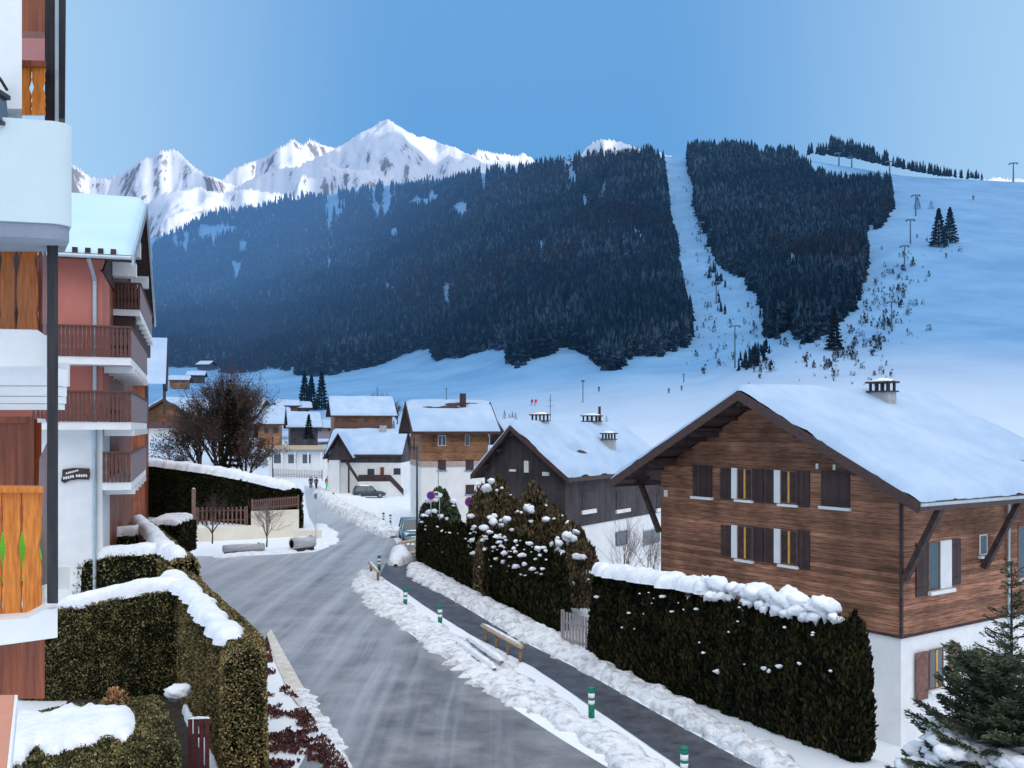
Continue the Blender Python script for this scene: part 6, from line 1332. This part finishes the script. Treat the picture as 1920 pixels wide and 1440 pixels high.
# people
def person(label,loc,h=1.72,rot=0,jacket=(.03,.03,.05),pants=(.03,.03,.04),stride=.12,skis=False,group=None,sc_=1,hair=True):
    r=thing('person',label,'person',loc,rot,group)
    def skin(nm,pts,edges,rad,mat,root=0):
        me=bpy.data.meshes.new(nm); me.from_pydata([tuple(c*h/1.72 for c in p) for p in pts],edges,[]); o=bpy.data.objects.new(nm,me); col.objects.link(o); o.parent=r
        me.materials.append(mat); m=o.modifiers.new('skin','SKIN'); m.use_smooth_shade=True; sd=o.modifiers.new('sub','SUBSURF'); sd.levels=1; sd.render_levels=1
        if not me.skin_vertices: me.attributes
        sv=me.skin_vertices[0].data if me.skin_vertices else None
        return o,rad
    s=stride
    pts=[(0,0,.93),(0,0,1.12),(0,0,1.38),(0,0,1.47),(0,-.01,1.60),(0,0,1.72), (.2,0,1.40),(.27,.03,1.15),(.25,-.08,.92),(.25,-.12,.84), (-.2,0,1.40),(-.27,-.03,1.15),(-.25,-.1,.92),(-.25,-.13,.84), (.10,0,.88),(.12,-s,.50),(.12,-s*.6,.10),(.12,-s-.12,.04), (-.10,0,.88),(-.12,s*.6,.50),(-.12,s*1.4,.10),(-.12,s*1.1-.05,.04)]
    ed=[(0,1),(1,2),(2,3),(3,4),(4,5),(2,6),(6,7),(7,8),(8,9),(2,10),(10,11),(11,12),(12,13),(0,14),(14,15),(15,16),(16,17),(0,18),(18,19),(19,20),(20,21)]
    rd=[.14,.14,.16,.06,.10,.07,.07,.055,.042,.04,.07,.055,.042,.04,.10,.075,.05,.045,.10,.075,.05,.045]
    def mk(nm,idx,grow_,mat):
        mp={v:i for i,v in enumerate(idx)}; me=bpy.data.meshes.new(nm); me.from_pydata([tuple(c*h/1.72 for c in pts[i]) for i in idx],[(mp[a],mp[b]) for a,b in ed if a in mp and b in mp],[]); me.materials.append(mat)
        o=bpy.data.objects.new(nm,me); col.objects.link(o); o.parent=r; m=o.modifiers.new('skin','SKIN'); m.use_smooth_shade=True
        for i,v in enumerate(idx): rr=(rd[v]+grow_)*h/1.72; me.skin_vertices[0].data[i].radius=(rr,rr*(.75 if v in(0,1,2) else 1))
        me.skin_vertices[0].data[0].use_root=True; o.modifiers.new('sub','SUBSURF').render_levels=1; return o
    mk('body',list(range(22)),0,bpy.data.materials.get('skin_tone') or M('skin_tone',(.5,.3,.22),(.55,.34,.26)))
    mk('jacket',[0,1,2,6,7,8,10,11,12],.025,M('jacket_cloth',jacket,tuple(min(1,c*1.2+.01) for c in jacket)))
    mk('trousers',[0,14,15,16,18,19,20],.022,M('trouser_cloth',pants,tuple(min(1,c*1.2+.01) for c in pants)))
    MB().tube([(0,.01,1.60*h/1.72),(0,.01,1.70*h/1.72),(0,.01,1.76*h/1.72)],[.12,.115,.04],10).build('hat',M('hat_wool',jacket),r,True)
    return r
q=gp(583,917); person('person in dark winter clothes walking on the far road, left of two',(q[0],q[1],0.01),1.8,.2,group='pedestrians on the far road')
q=gp(593,917); person('person in dark winter clothes walking on the far road, right of two',(q[0],q[1],0.01),1.7,-.2,jacket=(.05,.05,.06),group='pedestrians on the far road')
q=gp(614,925); person('person in red jacket and bright green trousers on the far snow bank',(q[0],q[1],.45),1.85,.1,jacket=(.55,.02,.08),pants=(.02,.75,.12))
for (px,py,lb,jk) in [(1123,735,'skier in dark clothes on the meadow above the roof',(.1,.03,.05)),(1254,738,'distant skier near the chalet gable, left of two',(.05,.06,.12)),(1278,733,'distant skier near the chalet gable, right of two in reddish clothes',(.4,.05,.07)),(1825,376,'distant skier high on the open slope',(.3,.05,.08)),(1774,484,'tiny skier below the lone spruce pair',(.05,.05,.1))]:
    q=T(px,py); person(lb,q,1.9*max(1,q[1]/300),0,jacket=jk,group='distant skiers on the slope')
# ---------------------------------------------------------------- camera, sky, sun
cam=bpy.data.cameras.new('camera'); co=bpy.data.objects.new('camera',cam); col.objects.link(co); sc.camera=co
co.location=(0,0,CH); co.rotation_euler=(math.radians(90),0,0); cam.sensor_width=36; cam.sensor_fit='HORIZONTAL'; cam.lens=36*F/1920; cam.shift_y=(HY-720)/1920
cam.clip_start=.1; cam.clip_end=30000
W=bpy.data.worlds.new('World'); sc.world=W; W.use_nodes=True; nt=W.node_tree; L=nt.links
bg=nt.nodes['Background']; sky=nd(nt,'ShaderNodeTexSky'); sky.sky_type='NISHITA'; sky.sun_disc=False
sky.sun_elevation=EL; sky.sun_rotation=math.radians(180)-SUN_AZ; sky.altitude=1000; sky.air_density=1.0; sky.dust_density=.4; sky.ozone_density=2.0
tc=nd(nt,'ShaderNodeTexCoord'); sp=nd(nt,'ShaderNodeSeparateXYZ'); L.new(tc.outputs['Generated'],sp.inputs[0])
# brighter sky towards the hidden sun side and overhead
mr=nd(nt,'ShaderNodeMapRange',interpolation_type='SMOOTHSTEP'); mr.inputs['From Min'].default_value=.14; mr.inputs['From Max'].default_value=.85
mr.inputs['To Min'].default_value=0; mr.inputs['To Max'].default_value=1; dt=nd(nt,'ShaderNodeVectorMath',operation='DOT_PRODUCT'); L.new(tc.outputs['Generated'],dt.inputs[0]); dt.inputs[1].default_value=Vector((.32,-.42,.84)).normalized(); L.new(dt.outputs['Value'],mr.inputs[0])
# clear blue in the middle of the valley, paler to both sides
ab=nd(nt,'ShaderNodeMath',operation='ABSOLUTE'); sh_=nd(nt,'ShaderNodeMath',operation='ADD'); sh_.inputs[1].default_value=-.02; L.new(sp.outputs[0],sh_.inputs[0]); L.new(sh_.outputs[0],ab.inputs[0])
side=nd(nt,'ShaderNodeMapRange',interpolation_type='SMOOTHSTEP'); side.inputs['From Min'].default_value=.1; side.inputs['From Max'].default_value=.52; L.new(ab.outputs[0],side.inputs[0])
mixc=nd(nt,'ShaderNodeMix',data_type='RGBA'); mixc.inputs[6].default_value=(.105,.36,.76,1); mixc.inputs[7].default_value=(.42,.68,.96,1); L.new(side.outputs[0],mixc.inputs[0])
top=nd(nt,'ShaderNodeMapRange'); top.inputs['From Min'].default_value=.12; top.inputs['From Max'].default_value=.45; top.inputs['To Min'].default_value=0; top.inputs['To Max'].default_value=.12; L.new(sp.outputs[2],top.inputs[0])
mixt=nd(nt,'ShaderNodeMix',data_type='RGBA'); L.new(top.outputs[0],mixt.inputs[0]); L.new(mixc.outputs[2],mixt.inputs[6]); mixt.inputs[7].default_value=(.55,.68,.85,1)
mix2=nd(nt,'ShaderNodeMix',data_type='RGBA'); L.new(mr.outputs[0],mix2.inputs[0]); L.new(mixt.outputs[2],mix2.inputs[6]); mix2.inputs[7].default_value=(1.75,1.75,1.80,1)
# physical sky tinted by that gradient
sc1=nd(nt,'ShaderNodeMix',data_type='RGBA',blend_type='MIX'); sc1.inputs[0].default_value=.93
dv=nd(nt,'ShaderNodeVectorMath',operation='SCALE'); dv.inputs['Scale'].default_value=1/.1; L.new(mix2.outputs[2],dv.inputs[0])
L.new(sky.outputs[0],sc1.inputs[6]); L.new(dv.outputs[0],sc1.inputs[7]); L.new(sc1.outputs[2],bg.inputs[0]); bg.inputs[1].default_value=.1
sl=bpy.data.lights.new('sun','SUN'); sl.energy=5.0; sl.angle=math.radians(.5); sl.color=(1,.80,.61); so=bpy.data.objects.new('sun',sl); col.objects.link(so)
so.rotation_euler=Vector((dh[0]*math.cos(EL),dh[1]*math.cos(EL),-math.sin(EL))).to_track_quat('-Z','Y').to_euler(); so.location=(50,-50,80)
sc.view_settings.view_transform='Standard'; sc.view_settings.look='None'; sc.view_settings.exposure=0; sc.view_settings.gamma=1
sc.cycles.max_bounces=5; sc.cycles.diffuse_bounces=3; sc.cycles.transparent_max_bounces=4
sc.render.resolution_x=1024; sc.render.resolution_y=768
